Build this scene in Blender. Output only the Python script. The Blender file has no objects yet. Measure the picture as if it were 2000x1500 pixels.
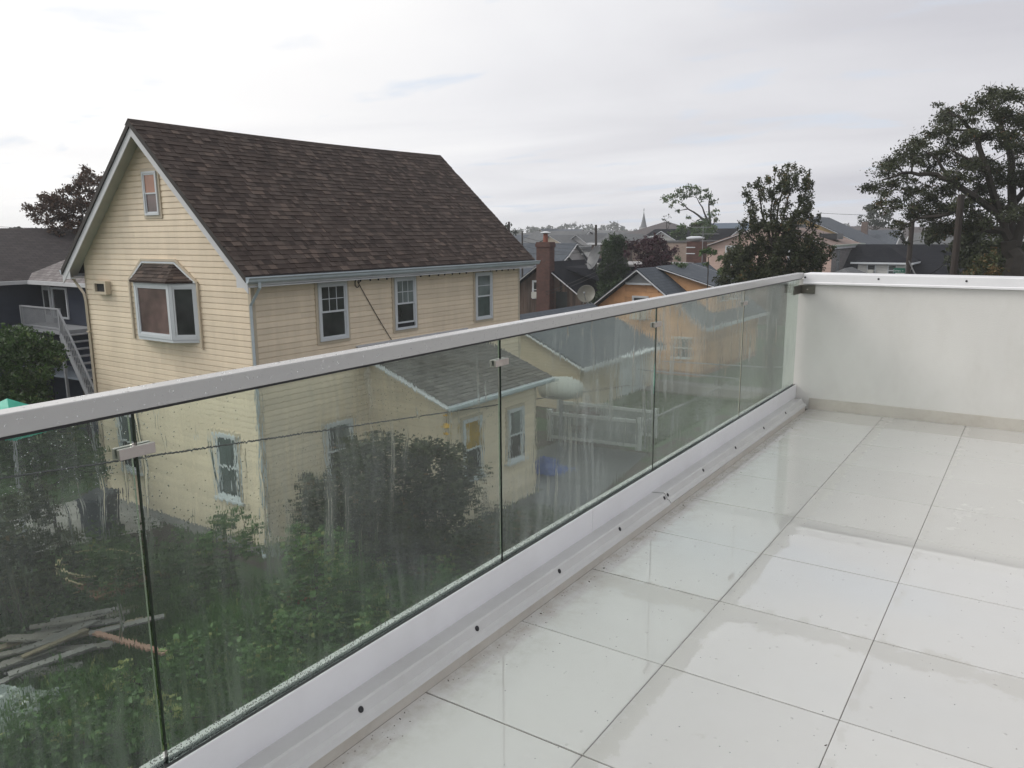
import bpy, math, random
import numpy as np
from mathutils import Vector, Matrix

# ------------------------------------------------------------------ camera, world, sun, exposure
random.seed(7)
rng = np.random.default_rng(7)
S = bpy.context.scene
COL = S.collection
H = 7.0                 # eye height over the ground
ZT = H - 1.56           # terrace floor
FPX, PITCH, ROLL, YAW = 1544.58, 0.1884, -0.0076, 0.5902

fw = Vector((-math.sin(YAW) * math.cos(PITCH), math.cos(YAW) * math.cos(PITCH), -math.sin(PITCH)))
r0 = Vector((math.cos(YAW), math.sin(YAW), 0))
u0 = r0.cross(fw)
rt = r0 * math.cos(ROLL) + u0 * math.sin(ROLL)
up = -r0 * math.sin(ROLL) + u0 * math.cos(ROLL)
cd = bpy.data.cameras.new('camera')
cam = bpy.data.objects.new('camera', cd)
COL.objects.link(cam)
cam.matrix_world = Matrix(((rt.x, up.x, -fw.x, 0), (rt.y, up.y, -fw.y, 0), (rt.z, up.z, -fw.z, H), (0, 0, 0, 1)))
cd.sensor_width = 36
cd.lens = FPX / 2000 * 36
cd.clip_start = 0.05
cd.clip_end = 6000
S.camera = cam

SUN_AZ = math.radians(-118)     # measured from +Y towards +X: behind thin cloud to the left
SUN_EL = math.radians(38)
sun_dir = Vector((math.sin(SUN_AZ) * math.cos(SUN_EL), math.cos(SUN_AZ) * math.cos(SUN_EL), math.sin(SUN_EL)))
sd = bpy.data.lights.new('sun', 'SUN')
sd.energy = 1.5
sd.angle = math.radians(24)
sd.color = (1, .96, .9)
so = bpy.data.objects.new('sun', sd)
COL.objects.link(so)
so.rotation_euler = sun_dir.to_track_quat('Z', 'Y').to_euler()

W = bpy.data.worlds.new('World')
S.world = W
W.use_nodes = True
nt = W.node_tree
nt.nodes.clear()
def wn(t, **k):
    n = nt.nodes.new(t)
    for a, b in k.items():
        setattr(n, a, b)
    return n
def wl(a, b): nt.links.new(a, b)
out = wn('ShaderNodeOutputWorld')
bg = wn('ShaderNodeBackground')
bg.inputs[1].default_value = 0.1
sky = wn('ShaderNodeTexSky', sky_type='NISHITA', sun_disc=False)
sky.sun_elevation = SUN_EL
sky.sun_rotation = SUN_AZ
sky.air_density = 1.5
sky.dust_density = 1
tc = wn('ShaderNodeTexCoord')
sep = wn('ShaderNodeSeparateXYZ')
wl(tc.outputs['Generated'], sep.inputs[0])
def wmath(op, a, b=None, clamp=False):
    n = wn('ShaderNodeMath', operation=op, use_clamp=clamp)
    for i, v in enumerate((a, b)):
        if v is None: continue
        if isinstance(v, (int, float)): n.inputs[i].default_value = v
        else: wl(v, n.inputs[i])
    return n.outputs[0]
zz = wmath('ADD', wmath('MAXIMUM', sep.outputs[2], 0.0), 0.10)
cx = wmath('DIVIDE', sep.outputs[0], zz)
cy = wmath('DIVIDE', sep.outputs[1], zz)
comb = wn('ShaderNodeCombineXYZ')
wl(cx, comb.inputs[0]); wl(cy, comb.inputs[1])
mp = wn('ShaderNodeMapping')
mp.inputs['Rotation'].default_value = (0, 0, -YAW)
mp.inputs['Scale'].default_value = (0.42, 0.72, 1)
wl(comb.outputs[0], mp.inputs[0])
n1 = wn('ShaderNodeTexNoise'); n1.inputs['Scale'].default_value = 0.9; n1.inputs['Detail'].default_value = 5; n1.inputs['Roughness'].default_value = .48; n1.inputs['Distortion'].default_value = .5
wl(mp.outputs[0], n1.inputs['Vector'])
n2 = wn('ShaderNodeTexNoise'); n2.inputs['Scale'].default_value = 2.6; n2.inputs['Detail'].default_value = 5; n2.inputs['Roughness'].default_value = .5
n2.inputs['Distortion'].default_value = .4
wl(mp.outputs[0], n2.inputs['Vector'])
# brightness of the cloud sheet: bright around the veiled sun, greyer away from it
dotn = wn('ShaderNodeVectorMath', operation='DOT_PRODUCT')
wl(tc.outputs['Generated'], dotn.inputs[0]); dotn.inputs[1].default_value = sun_dir
prox = wn('ShaderNodeMapRange'); prox.inputs[1].default_value = -0.45; prox.inputs[2].default_value = 0.75
prox.inputs[3].default_value = 0.0; prox.inputs[4].default_value = 1.0
prox.interpolation_type = 'SMOOTHSTEP'
wl(dotn.outputs['Value'], prox.inputs[0])
cr = wn('ShaderNodeValToRGB')
e = cr.color_ramp.elements
e[0].position = 0; e[0].color = (.56, .56, .60, 1)
e[1].position = 1; e[1].color = (.98, .97, .955, 1)
m_ = cr.color_ramp.elements.new(.5); m_.color = (.775, .777, .80, 1)
var = wn('ShaderNodeMapRange'); var.inputs[1].default_value = .3; var.inputs[2].default_value = .7
var.inputs[3].default_value = -.2; var.inputs[4].default_value = .2
wl(n1.outputs[0], var.inputs[0])
wl(wmath('ADD', prox.outputs[0], var.outputs[0], True), cr.inputs[0])
sc10 = wn('ShaderNodeVectorMath', operation='SCALE'); sc10.inputs['Scale'].default_value = 10.2
wl(cr.outputs[0], sc10.inputs[0])
gap = wn('ShaderNodeMapRange'); gap.inputs[1].default_value = .57; gap.inputs[2].default_value = .68
gap.inputs[3].default_value = 0; gap.inputs[4].default_value = .6
wl(n2.outputs[0], gap.inputs[0])
mx = wn('ShaderNodeMix', data_type='RGBA')
wl(gap.outputs[0], mx.inputs['Factor'])
bl_ = wn('ShaderNodeMix', data_type='RGBA'); bl_.inputs['Factor'].default_value = .85
bl_.inputs[7].default_value = (6.2, 7.1, 8.6, 1); wl(sky.outputs[0], bl_.inputs[6])
wl(sc10.outputs[0], mx.inputs[6]); wl(bl_.outputs[2], mx.inputs[7])
wl(mx.outputs[2], bg.inputs[0]); wl(bg.outputs[0], out.inputs[0])

S.view_settings.view_transform = 'Standard'
S.view_settings.look = 'None'
S.view_settings.exposure = 0.14
S.view_settings.gamma = 1
S.view_settings.use_curve_mapping = False
S.cycles.max_bounces = 10
S.cycles.transmission_bounces = 8
S.cycles.transparent_max_bounces = 12
S.cycles.volume_bounces = 1
S.cycles.sample_clamp_indirect = 6
S.cycles.caustics_reflective = False

# ------------------------------------------------------------------ places: a pixel of the 2000 px photograph and a distance, plane or height
EYE = Vector((0, 0, H))
def ray(x, y): return fw + rt * ((x - 1000) / FPX) - up * ((y - 750) / FPX)
def at(x, y, D=None, z=None):
    d = ray(x, y)
    t = D / math.hypot(d.x, d.y) if D is not None else (z - H) / d.z
    return EYE + d * t
GA = math.radians(-0.875)       # the street grid is turned this much from the terrace
U = Vector((-math.sin(GA), math.cos(GA), 0)); R = Vector((math.cos(GA), math.sin(GA), 0))
def on_plane(x, y, P, N):
    d = ray(x, y); t = (P - EYE).dot(N) / d.dot(N)
    return EYE + d * t

# ------------------------------------------------------------------ materials
MATS = {}
def nodes(m):
    m.use_nodes = True
    t = m.node_tree; t.nodes.clear()
    o = t.nodes.new('ShaderNodeOutputMaterial'); b = t.nodes.new('ShaderNodeBsdfPrincipled')
    t.links.new(b.outputs[0], o.inputs[0])
    return t, o, b
def c4(c): return (c[0], c[1], c[2], 1)
class NT:
    def __init__(s, name):
        s.m = bpy.data.materials.new(name); s.t, s.o, s.b = nodes(s.m)
    def n(s, t, **k):
        n = s.t.nodes.new(t)
        for a, b in k.items(): setattr(n, a, b)
        return n
    def l(s, a, b): s.t.links.new(a, b)
    def coord(s, kind='Object', scale=(1, 1, 1)):
        tc = s.n('ShaderNodeTexCoord'); mp = s.n('ShaderNodeMapping'); mp.inputs['Scale'].default_value = scale
        s.l(tc.outputs[kind], mp.inputs[0]); return mp.outputs[0]
    def noise(s, vec, scale=5, detail=4, rough=.55, dist=0):
        n = s.n('ShaderNodeTexNoise'); n.inputs['Scale'].default_value = scale; n.inputs['Detail'].default_value = detail
        n.inputs['Roughness'].default_value = rough; n.inputs['Distortion'].default_value = dist
        s.l(vec, n.inputs['Vector']); return n.outputs[0]
    def rng(s, v, a, b, c, d, smooth=False):
        n = s.n('ShaderNodeMapRange')
        for i, q in enumerate((a, b, c, d)): n.inputs[i + 1].default_value = q
        if smooth: n.interpolation_type = 'SMOOTHSTEP'
        s.l(v, n.inputs[0]); return n.outputs[0]
    def math(s, op, a, b=None, clamp=False):
        n = s.n('ShaderNodeMath', operation=op, use_clamp=clamp)
        for i, v in enumerate((a, b)):
            if v is None: continue
            if isinstance(v, (int, float)): n.inputs[i].default_value = v
            else: s.l(v, n.inputs[i])
        return n.outputs[0]
    def mix(s, f, a, b, blend='MIX'):
        n = s.n('ShaderNodeMix', data_type='RGBA', blend_type=blend)
        for i, v in ((0, f), (6, a), (7, b)):
            if isinstance(v, (int, float)): n.inputs[i].default_value = v
            elif isinstance(v, tuple): n.inputs[i].default_value = c4(v)
            else: s.l(v, n.inputs[i])
        return n.outputs[2]
    def bump(s, h, strength, dist, prev=None):
        n = s.n('ShaderNodeBump'); n.inputs['Strength'].default_value = strength; n.inputs['Distance'].default_value = dist
        s.l(h, n.inputs['Height'])
        if prev is not None: s.l(prev, n.inputs['Normal'])
        return n.outputs[0]
    def attr(s, name='tint'):
        n = s.n('ShaderNodeAttribute'); n.attribute_name = name; return n.outputs['Fac']

def M(name, col, rough=.6, var=.12, scale=3, bump=0.0, bscale=30, tint=0.0, metal=0, kind='Object', stretch=(1, 1, 1), dirt=0.0, dirtcol=(.12, .10, .08), spec=.5):
    if name in MATS: return MATS[name]
    q = NT(name)
    v = q.coord(kind, stretch)
    n = q.noise(v, scale, 5, .6)
    f = q.rng(n, .3, .7, 1 - var, 1 + var)
    if tint:
        f = q.math('MULTIPLY', f, q.rng(q.attr(), 0, 1, 1 - tint, 1 + tint))
    vm = q.n('ShaderNodeVectorMath', operation='SCALE'); vm.inputs[0].default_value = col
    q.l(f, vm.inputs['Scale'])
    colo = vm.outputs[0]
    if dirt:
        dn = q.noise(v, scale * 2.3 + 1, 6, .7)
        colo = q.mix(q.rng(dn, .48, .75, 0, dirt), colo, dirtcol)
    q.l(colo, q.b.inputs['Base Color'])
    q.b.inputs['Roughness'].default_value = rough
    q.b.inputs['Metallic'].default_value = metal
    q.b.inputs['Specular IOR Level'].default_value = spec
    if bump:
        q.l(q.bump(q.noise(v, bscale, 4, .6), 1, bump), q.b.inputs['Normal'])
    MATS[name] = q.m
    return q.m

def shingle_mat(name, cols, w=.3, h=.143, rough=.75):
    """roofing whose courses are too small to pick apart: brick pattern over the slope, in metres"""
    if name in MATS: return MATS[name]
    q = NT(name)
    v = q.coord('UV')
    b = q.n('ShaderNodeTexBrick'); b.offset = .5
    q.l(v, b.inputs['Vector'])
    b.inputs['Scale'].default_value = 1; b.inputs['Brick Width'].default_value = w; b.inputs['Row Height'].default_value = h
    b.inputs['Mortar Size'].default_value = .012; b.inputs['Mortar Smooth'].default_value = .3; b.inputs['Bias'].default_value = 0
    b.inputs['Color1'].default_value = c4(cols[0]); b.inputs['Color2'].default_value = c4(cols[1])
    b.inputs['Mortar'].default_value = c4([c * .45 for c in cols[0]])
    n = q.noise(v, .5, 5, .6)
    c = q.mix(q.rng(n, .35, .7, 0, .5), b.outputs[0], tuple(cols[2]))
    q.l(c, q.b.inputs['Base Color']); q.b.inputs['Roughness'].default_value = .85; q.b.inputs['Specular IOR Level'].default_value = .25
    q.l(q.bump(b.outputs['Fac'], .6, -.01), q.b.inputs['Normal'])
    MATS[name] = q.m
    return q.m

def lap_mat(name, col, h=.15, rough=.5):
    """lapped siding on houses too far to pick the boards apart"""
    if name in MATS: return MATS[name]
    q = NT(name)
    v = q.coord('UV')
    s = q.n('ShaderNodeSeparateXYZ'); q.l(v, s.inputs[0])
    fr = q.math('FRACT', q.math('DIVIDE', s.outputs[1], h))
    n = q.rng(q.noise(v, .8, 5, .6), .3, .7, .86, 1.08)
    vm = q.n('ShaderNodeVectorMath', operation='SCALE'); vm.inputs[0].default_value = col; q.l(n, vm.inputs['Scale'])
    line = q.rng(fr, 0, .12, .45, 0)
    c = q.mix(line, vm.outputs[0], tuple(x * .35 for x in col))
    q.l(c, q.b.inputs['Base Color']); q.b.inputs['Roughness'].default_value = rough
    q.l(q.bump(fr, .5, -.02), q.b.inputs['Normal'])
    MATS[name] = q.m
    return q.m

def brick_mat(name, c1, c2, mortar, w=.21, h=.075):
    if name in MATS: return MATS[name]
    q = NT(name); v = q.coord('UV')
    b = q.n('ShaderNodeTexBrick'); q.l(v, b.inputs['Vector'])
    b.inputs['Scale'].default_value = 1; b.inputs['Brick Width'].default_value = w; b.inputs['Row Height'].default_value = h
    b.inputs['Mortar Size'].default_value = .008
    b.inputs['Color1'].default_value = c4(c1); b.inputs['Color2'].default_value = c4(c2); b.inputs['Mortar'].default_value = c4(mortar)
    n = q.noise(v, 1.5, 5, .65)
    q.l(q.mix(q.rng(n, .45, .75, 0, .6), b.outputs[0], tuple(x * .5 for x in c1)), q.b.inputs['Base Color'])
    q.b.inputs['Roughness'].default_value = .85
    q.l(q.bump(b.outputs['Fac'], .6, -.008), q.b.inputs['Normal'])
    MATS[name] = q.m
    return q.m

def leaf_mat(name, dark, light, third=None, trans=.25):
    q = NT(name)
    a = q.attr()
    c = q.mix(a, tuple(dark), tuple(light))
    if third: c = q.mix(q.rng(q.attr(), .86, .98, 0, 1), c, tuple(third))
    q.l(c, q.b.inputs['Base Color']); q.b.inputs['Roughness'].default_value = .55
    q.b.inputs['Specular IOR Level'].default_value = .35
    tr = q.n('ShaderNodeBsdfTranslucent'); q.l(c, tr.inputs[0])
    ms = q.n('ShaderNodeMixShader'); ms.inputs[0].default_value = trans
    q.l(q.b.outputs[0], ms.inputs[1]); q.l(tr.outputs[0], ms.inputs[2]); q.l(ms.outputs[0], q.o.inputs[0])
    return q.m

# ------------------------------------------------------------------ mesh builder
class MB:
    def __init__(s): s.v = []; s.f = []; s.t = []
    def poly(s, pts, tint=.5):
        i = len(s.v); s.v += [tuple(p) for p in pts]; s.f.append(tuple(range(i, i + len(pts)))); s.t.append(tint)
    def hull8(s, p, tint=.5):
        i = len(s.v); s.v += [tuple(q) for q in p]
        for a in ((0, 3, 2, 1), (4, 5, 6, 7), (0, 1, 5, 4), (1, 2, 6, 5), (2, 3, 7, 6), (3, 0, 4, 7)):
            s.f.append(tuple(i + k for k in a)); s.t.append(tint)
        return s
    def box(s, x0, x1, y0, y1, z0, z1, tint=.5):
        s.hull8([(x0, y0, z0), (x1, y0, z0), (x1, y1, z0), (x0, y1, z0), (x0, y0, z1), (x1, y0, z1), (x1, y1, z1), (x0, y1, z1)], tint)
        return s
    def fbox(s, F, a0, a1, n0, n1, z0, z1, tint=.5):
        O, A, N = F
        def P(a, n, z): q = O + A * a + N * n; return (q.x, q.y, q.z + z)
        s.hull8([P(a0, n1, z0), P(a1, n1, z0), P(a1, n0, z0), P(a0, n0, z0), P(a0, n1, z1), P(a1, n1, z1), P(a1, n0, z1), P(a0, n0, z1)], tint)
        return s
    def bar(s, p, q, w, h, upv=Vector((0, 0, 1)), tint=.5):
        p = Vector(p); q = Vector(q); d = (q - p).normalized(); x = d.cross(upv)
        if x.length < 1e-4: x = d.cross(Vector((0, 1, 0)))
        x.normalize(); y = x.cross(d)
        c = []
        for P in (p, q):
            for a, b in ((-1, -1), (1, -1), (1, 1), (-1, 1)): c.append(P + x * (a * w / 2) + y * (b * h / 2))
        s.hull8([c[0], c[1], c[2], c[3], c[4], c[5], c[6], c[7]], tint); return s
    def tube(s, pts, rad, n=6, tint=.5, cap=True):
        pts = [Vector(p) for p in pts]
        if not hasattr(rad, '__len__'): rad = [rad] * len(pts)
        base = len(s.v); prev = None
        for i, p in enumerate(pts):
            d = (pts[min(i + 1, len(pts) - 1)] - pts[max(i - 1, 0)]).normalized()
            x = d.cross(Vector((0, 0, 1))) if prev is None else prev - d * prev.dot(d)
            if x.length < 1e-3: x = d.cross(Vector((1, 0, 0)))
            x.normalize(); prev = x; y = d.cross(x)
            for k in range(n):
                a = 2 * math.pi * k / n
                s.v.append(tuple(p + x * (math.cos(a) * rad[i]) + y * (math.sin(a) * rad[i])))
        for i in range(len(pts) - 1):
            for k in range(n):
                a = base + i * n + k; b = base + i * n + (k + 1) % n
                s.f.append((a, b, b + n, a + n)); s.t.append(tint)
        if cap:
            s.f.append(tuple(base + k for k in range(n))[::-1]); s.t.append(tint)
            s.f.append(tuple(base + (len(pts) - 1) * n + k for k in range(n))); s.t.append(tint)
        return s
    def prism(s, prof, y0, y1, tint=.5):
        """profile of (x, z) extruded along y"""
        n = len(prof); i = len(s.v)
        for y in (y0, y1): s.v += [(p[0], y, p[1]) for p in prof]
        for k in range(n):
            a, b = i + k, i + (k + 1) % n
            s.f.append((a, b, b + n, a + n)); s.t.append(tint)
        s.f.append(tuple(range(i, i + n))[::-1]); s.t.append(tint)
        s.f.append(tuple(range(i + n, i + 2 * n))); s.t.append(tint)
        return s
    def slab(s, pts, th, tint=.5):
        """polygon given a thickness straight down"""
        pts = [Vector(p) for p in pts]; n = len(pts); i = len(s.v)
        s.v += [tuple(p) for p in pts] + [(p.x, p.y, p.z - th) for p in pts]
        s.f.append(tuple(range(i, i + n))); s.t.append(tint)
        s.f.append(tuple(range(i + 2 * n - 1, i + n - 1, -1))); s.t.append(tint)
        for k in range(n):
            a, b = i + k, i + (k + 1) % n
            s.f.append((a, a + n, b + n, b)); s.t.append(tint)
        return s
    def lathe(s, prof, c=(0, 0, 0), n=16, axis=None, tint=.5):
        """profile of (r, h) around an axis"""
        ax = Vector(axis or (0, 0, 1)).normalized(); x = ax.orthogonal().normalized(); y = ax.cross(x); c = Vector(c)
        i = len(s.v)
        for r, h in prof:
            for k in range(n):
                a = 2 * math.pi * k / n
                s.v.append(tuple(c + ax * h + x * (r * math.cos(a)) + y * (r * math.sin(a))))
        for j in range(len(prof) - 1):
            for k in range(n):
                a = i + j * n + k; b = i + j * n + (k + 1) % n
                s.f.append((a, b, b + n, a + n)); s.t.append(tint)
        s.f.append(tuple(i + k for k in range(n))[::-1]); s.t.append(tint)
        s.f.append(tuple(i + (len(prof) - 1) * n + k for k in range(n))); s.t.append(tint)
        return s
    def build(s, name, mat, parent=None, smooth=False, uv=True, bevel=0, kind=None, label=None):
        me = bpy.data.meshes.new(name)
        me.from_pydata(s.v, [], s.f)
        at_ = me.attributes.new('tint', 'FLOAT', 'FACE')
        at_.data.foreach_set('value', s.t)
        if uv:
            ul = me.uv_layers.new(name='UVMap')
            co = []
            Z = Vector((0, 0, 1))
            for p in me.polygons:
                nrm = p.normal
                h = Z.cross(nrm)
                if h.length < .05: h = Vector((1, 0, 0))
                h.normalize()
                if abs(h.x) > abs(h.y):
                    if h.x < 0: h = -h
                elif h.y < 0: h = -h
                sl = nrm.cross(h).normalized()
                if sl.z < 0: sl = -sl
                for vi in p.vertices:
                    q = me.vertices[vi].co; co += [q.dot(h), q.dot(sl)]
            ul.data.foreach_set('uv', co)
        me.materials.append(mat)
        if smooth: me.polygons.foreach_set('use_smooth', [True] * len(me.polygons))
        o = bpy.data.objects.new(name, me); COL.objects.link(o)
        if parent is not None: o.parent = parent
        if bevel:
            b = o.modifiers.new('bevel', 'BEVEL'); b.width = bevel; b.segments = 2; b.limit_method = 'ANGLE'
        if kind: o['kind'] = kind
        if label: o['label'] = label
        return o

def tag(o, label=None, cat=None, group=None, kind=None):
    for k, v in (('label', label), ('category', cat), ('group', group), ('kind', kind)):
        if v: o[k] = v
    return o
def empty(name, loc=(0, 0, 0), rz=0.0, label=None, cat=None, group=None):
    o = bpy.data.objects.new(name, None); COL.objects.link(o)
    o.location = loc; o.rotation_euler = (0, 0, rz); o.empty_display_size = .2
    return tag(o, label, cat, group)
def copy_tree(o, parent=None):
    c = o.copy(); COL.objects.link(c); c.parent = parent
    for ch in list(o.children): copy_tree(ch, c)
    return c
VX, VY, VZ = Vector((1, 0, 0)), Vector((0, 1, 0)), Vector((0, 0, 1))
V0 = Vector((0, 0, 0))

# palette
WHITE = M('white_vinyl', (.56, .59, .62), .4, .05, 2)
TRIM = M('white_trim_paint', (.54, .55, .57), .5, .07, 2, dirt=.15, dirtcol=(.35, .34, .32))
ALU = M('wet_white_aluminium', (.50, .50, .495), .3, .05, 2, dirt=.25, dirtcol=(.34, .33, .30))
GUT = M('grey_gutter_metal', (.44, .50, .54), .35, .08, 2, dirt=.2, dirtcol=(.2, .22, .23))
CREAM = M('cream_vinyl_siding', (.72, .61, .465), .42, .07, 1.1, tint=.06, stretch=(1.6, 1.6, .35), dirt=.16, dirtcol=(.36, .30, .22))
CREAMTRIM = M('cream_trim', (.50, .43, .33), .45, .05, 2, dirt=.15, dirtcol=(.3, .25, .18))
CONC = M('weathered_concrete', (.30, .29, .28), .85, .2, 1.5, .004, 40, dirt=.5, dirtcol=(.12, .11, .10))
BLACKR = M('black_rubber', (.012, .012, .014), .5, .05)
DARKM = M('dark_void', (.01, .01, .012), .8, .05)
STEEL = M('brushed_steel', (.46, .42, .40), .38, .12, 8, metal=.85, dirt=.3, dirtcol=(.25, .2, .18))
WOODPOLE = M('dark_creosoted_wood', (.030, .022, .018), .8, .3, 2, .01, 20, stretch=(4, 4, .5))
BARK = M('grey_bark', (.036, .030, .025), .9, .3, 3, .01, 15)
WIRE = M('black_cable', (.012, .012, .012), .5, .05)

def glassy(name, col, rough=.04):
    q = NT(name)
    v = q.coord('Object', (1, 1, 1))
    n = q.noise(v, 1.3, 3, .5)
    q.l(q.mix(q.rng(n, .35, .65, 0, 1), tuple(c * .35 for c in col), tuple(col)), q.b.inputs['Base Color'])
    q.b.inputs['Roughness'].default_value = rough
    q.b.inputs['Specular IOR Level'].default_value = .6
    return q.m
PANE = glassy('dark_window_glass', (.045, .050, .052))
PANEG = glassy('green_grey_window_glass', (.10, .13, .13))
PANEP = glassy('mauve_sky_painted_glass', (.17, .112, .105))  # pink sky reflection painted into the pane colour, no curtain behind
PANEO = glassy('orange_pink_sky_painted_glass', (.38, .17, .10))  # the same reflected sky painted in a more orange tone
PANEY = glassy('yellow_blind_glass', (.42, .27, .04))
PANEW = glassy('pale_blind_glass', (.20, .24, .24))

# ------------------------------------------------------------------ windows on a wall frame F = (origin, along, outward)
def double_hung(parent, F, a0, a1, z0, z1, top=PANE, bot=PANE, trim=.06, frame=WHITE, casing=CREAMTRIM, grid=None, proud=.03, ac=False, sill=False, raised=0.0):
    """window > casing, upper_pane, lower_pane, grille, air_conditioner"""
    m = MB()
    w = trim
    for x0, x1, y0, y1 in ((a0, a0 + w, z0, z1), (a1 - w, a1, z0, z1), (a0 + w, a1 - w, z1 - w, z1), (a0 + w, a1 - w, z0, z0 + w)):
        m.fbox(F, x0, x1, 0.0, proud + .045, y0, y1)
    zm = (z0 + z1) / 2
    s = w * .7
    i0, i1, j0, j1 = a0 + w, a1 - w, z0 + w, z1 - w
    # sashes: the upper one sits further out than the lower one is set back
    for (q0, q1, n0) in ((zm - s / 2, j1, .050), (j0 + raised, zm + s / 2, .036)):
        m.fbox(F, i0, i0 + s, n0 - .01, n0 + .014, q0, q1)
        m.fbox(F, i1 - s, i1, n0 - .01, n0 + .014, q0, q1)
        m.fbox(F, i0 + s, i1 - s, n0 - .01, n0 + .014, q1 - s, q1)
        m.fbox(F, i0 + s, i1 - s, n0 - .01, n0 + .014, q0, q0 + s)
    win = m.build('window', frame, parent)
    MB().fbox(F, i0 + s, i1 - s, -.01, .048, zm + s / 2, j1 - s).build('upper_pane', top, win)
    MB().fbox(F, i0 + s, i1 - s, -.02, .036, j0 + s + raised, zm - s / 2).build('lower_pane', bot, win)
    if raised > 0: MB().fbox(F, i0 + .002, i1 - .002, -.04, .030, j0, j0 + raised).build('opening', DARKM, win)
    if grid:
        g = MB(); nx, nz = grid
        for k in range(1, nx):
            a = i0 + s + (i1 - i0 - 2 * s) * k / nx; g.fbox(F, a - .008, a + .008, .048, .055, zm + s / 2, j1 - s)
        for k in range(1, nz):
            z = zm + s / 2 + (j1 - s - zm - s / 2) * k / nz; g.fbox(F, i0 + s, i1 - s, .0485, .057, z - .008, z + .008)
        g.build('grille', frame, win)
    if casing:
        c = MB(); t = .07
        for x0, x1, y0, y1 in ((a0 - t, a0, z0 - t, z1 + t), (a1, a1 + t, z0 - t, z1 + t), (a0, a1, z1, z1 + t), (a0, a1, z0 - t, z0)):
            c.fbox(F, x0, x1, 0.0, proud + .015, y0, y1)
        c.build('casing', casing, win)
    if sill: MB().fbox(F, a0 - .08, a1 + .08, 0, .1, z0 - .06, z0 - .001).build('sill', frame, win)
    if ac:
        b = MB(); b.fbox(F, i0 + s + .02, i1 - s - .02, .04, .38, z0 + w, z0 + w + .38)
        acb = b.build('air_conditioner', M('ac_beige_metal', (.45, .45, .42), .5, .05), win)
    return win

# ================================================================== GROUND
def ground_mat():
    q = NT('wet_lawn_and_soil')
    v = q.coord('Object')
    n = q.noise(v, .12, 6, .6); n2 = q.noise(v, 1.7, 6, .7); n3 = q.noise(v, 22, 3, .7)
    g = q.mix(q.rng(n3, .3, .7, 0, 1), (.022, .042, .014), (.05, .085, .028))
    d = q.mix(q.rng(n3, .3, .7, 0, 1), (.035, .026, .019), (.07, .055, .042))
    c = q.mix(q.rng(q.math('ADD', n, q.rng(n2, .3, .7, -.12, .12)), .50, .56, 0, 1), g, d)
    q.l(c, q.b.inputs['Base Color']); q.b.inputs['Roughness'].default_value = .85
    q.l(q.bump(n3, 1, .03), q.b.inputs['Normal'])
    return q.m
_g = MB(); _g.poly([(-2500, -800, 0), (2500, -800, 0), (2500, 4500, 0), (-2500, 4500, 0)])
tag(_g.build('ground', ground_mat(), uv=False), kind='structure')

C0 = Vector((-13.646, 10.67, 0))
def G(x, y, z=0.0):                 # street-grid coordinates (x right, y away, from the cream house's near corner) to world
    p = C0 + R * x + U * y; return Vector((p.x, p.y, z))
def grid_root(name, x, y, label, cat, group=None, turn=0.0):
    return empty(name, G(x, y), GA + turn, label, cat, group)
def patch(name, pts, z, mat, kind='structure'):
    m = MB(); m.poly([(p[0], p[1], z) for p in pts])
    return tag(m.build(name, mat), kind=kind)

grass_m = M('short_lawn_grass', (.045, .085, .028), .85, .35, 2, .02, 60)
soil_m = M('wet_brown_soil', (.045, .034, .027), .8, .35, 1.6, .03, 18)
asph = M('wet_dark_asphalt', (.035, .038, .042), .35, .25, 1.1, .004, 60)
gl = [G(2.9, 12.8), G(3.25, 23.6), G(-3.6, 22.6), G(-3.4, 12.4)]
patch('lawn', [G(-.5, 12.9), G(3.4, 12.3), G(3.3, 21.8), G(-2.0, 21.4)], .012, grass_m)
patch('driveway', [G(2.6, 5.0), G(4.6, 4.2), G(3.4, 12.2), G(.2, 11.9), G(.2, 7.4), G(2.5, 7.3)], .008, asph)
patch('back_alley', [G(-3.0, 21.6), G(3.3, 22.2), G(4.3, 25.2), G(-4, 24.2)], .009, M('grey_gravel', (.16, .155, .15), .9, .3, 3, .01, 60))
patch('garden_soil', [G(-1.6, -.4), G(2.5, -.6), G(2.6, 4.5), G(2.5, 3.2), G(0.1, 3.2), G(.1, -.3), G(-5.5, -.3), G(-5.5, -1.6)], .008, soil_m)
patch('concrete_path', [G(-7.6, -2.4), G(-4.6, -2.9), G(-3.7, -.3), G(-6.2, 1.2), G(-7.4, 1.0)], .014, CONC)
patch('back_lawn', [G(-20, -2.5), G(-8, -3), G(-7.8, 7.5), G(-20, 9)], .010, grass_m)
# beyond the houses: streets
patch('side_street', [G(6.5, 26), G(13, 26), G(13, 260), G(6.5, 260)], .010, asph)
patch('cross_street', [G(-120, 77), G(90, 77), G(90, 84), G(-120, 84)], .010, asph)

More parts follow.
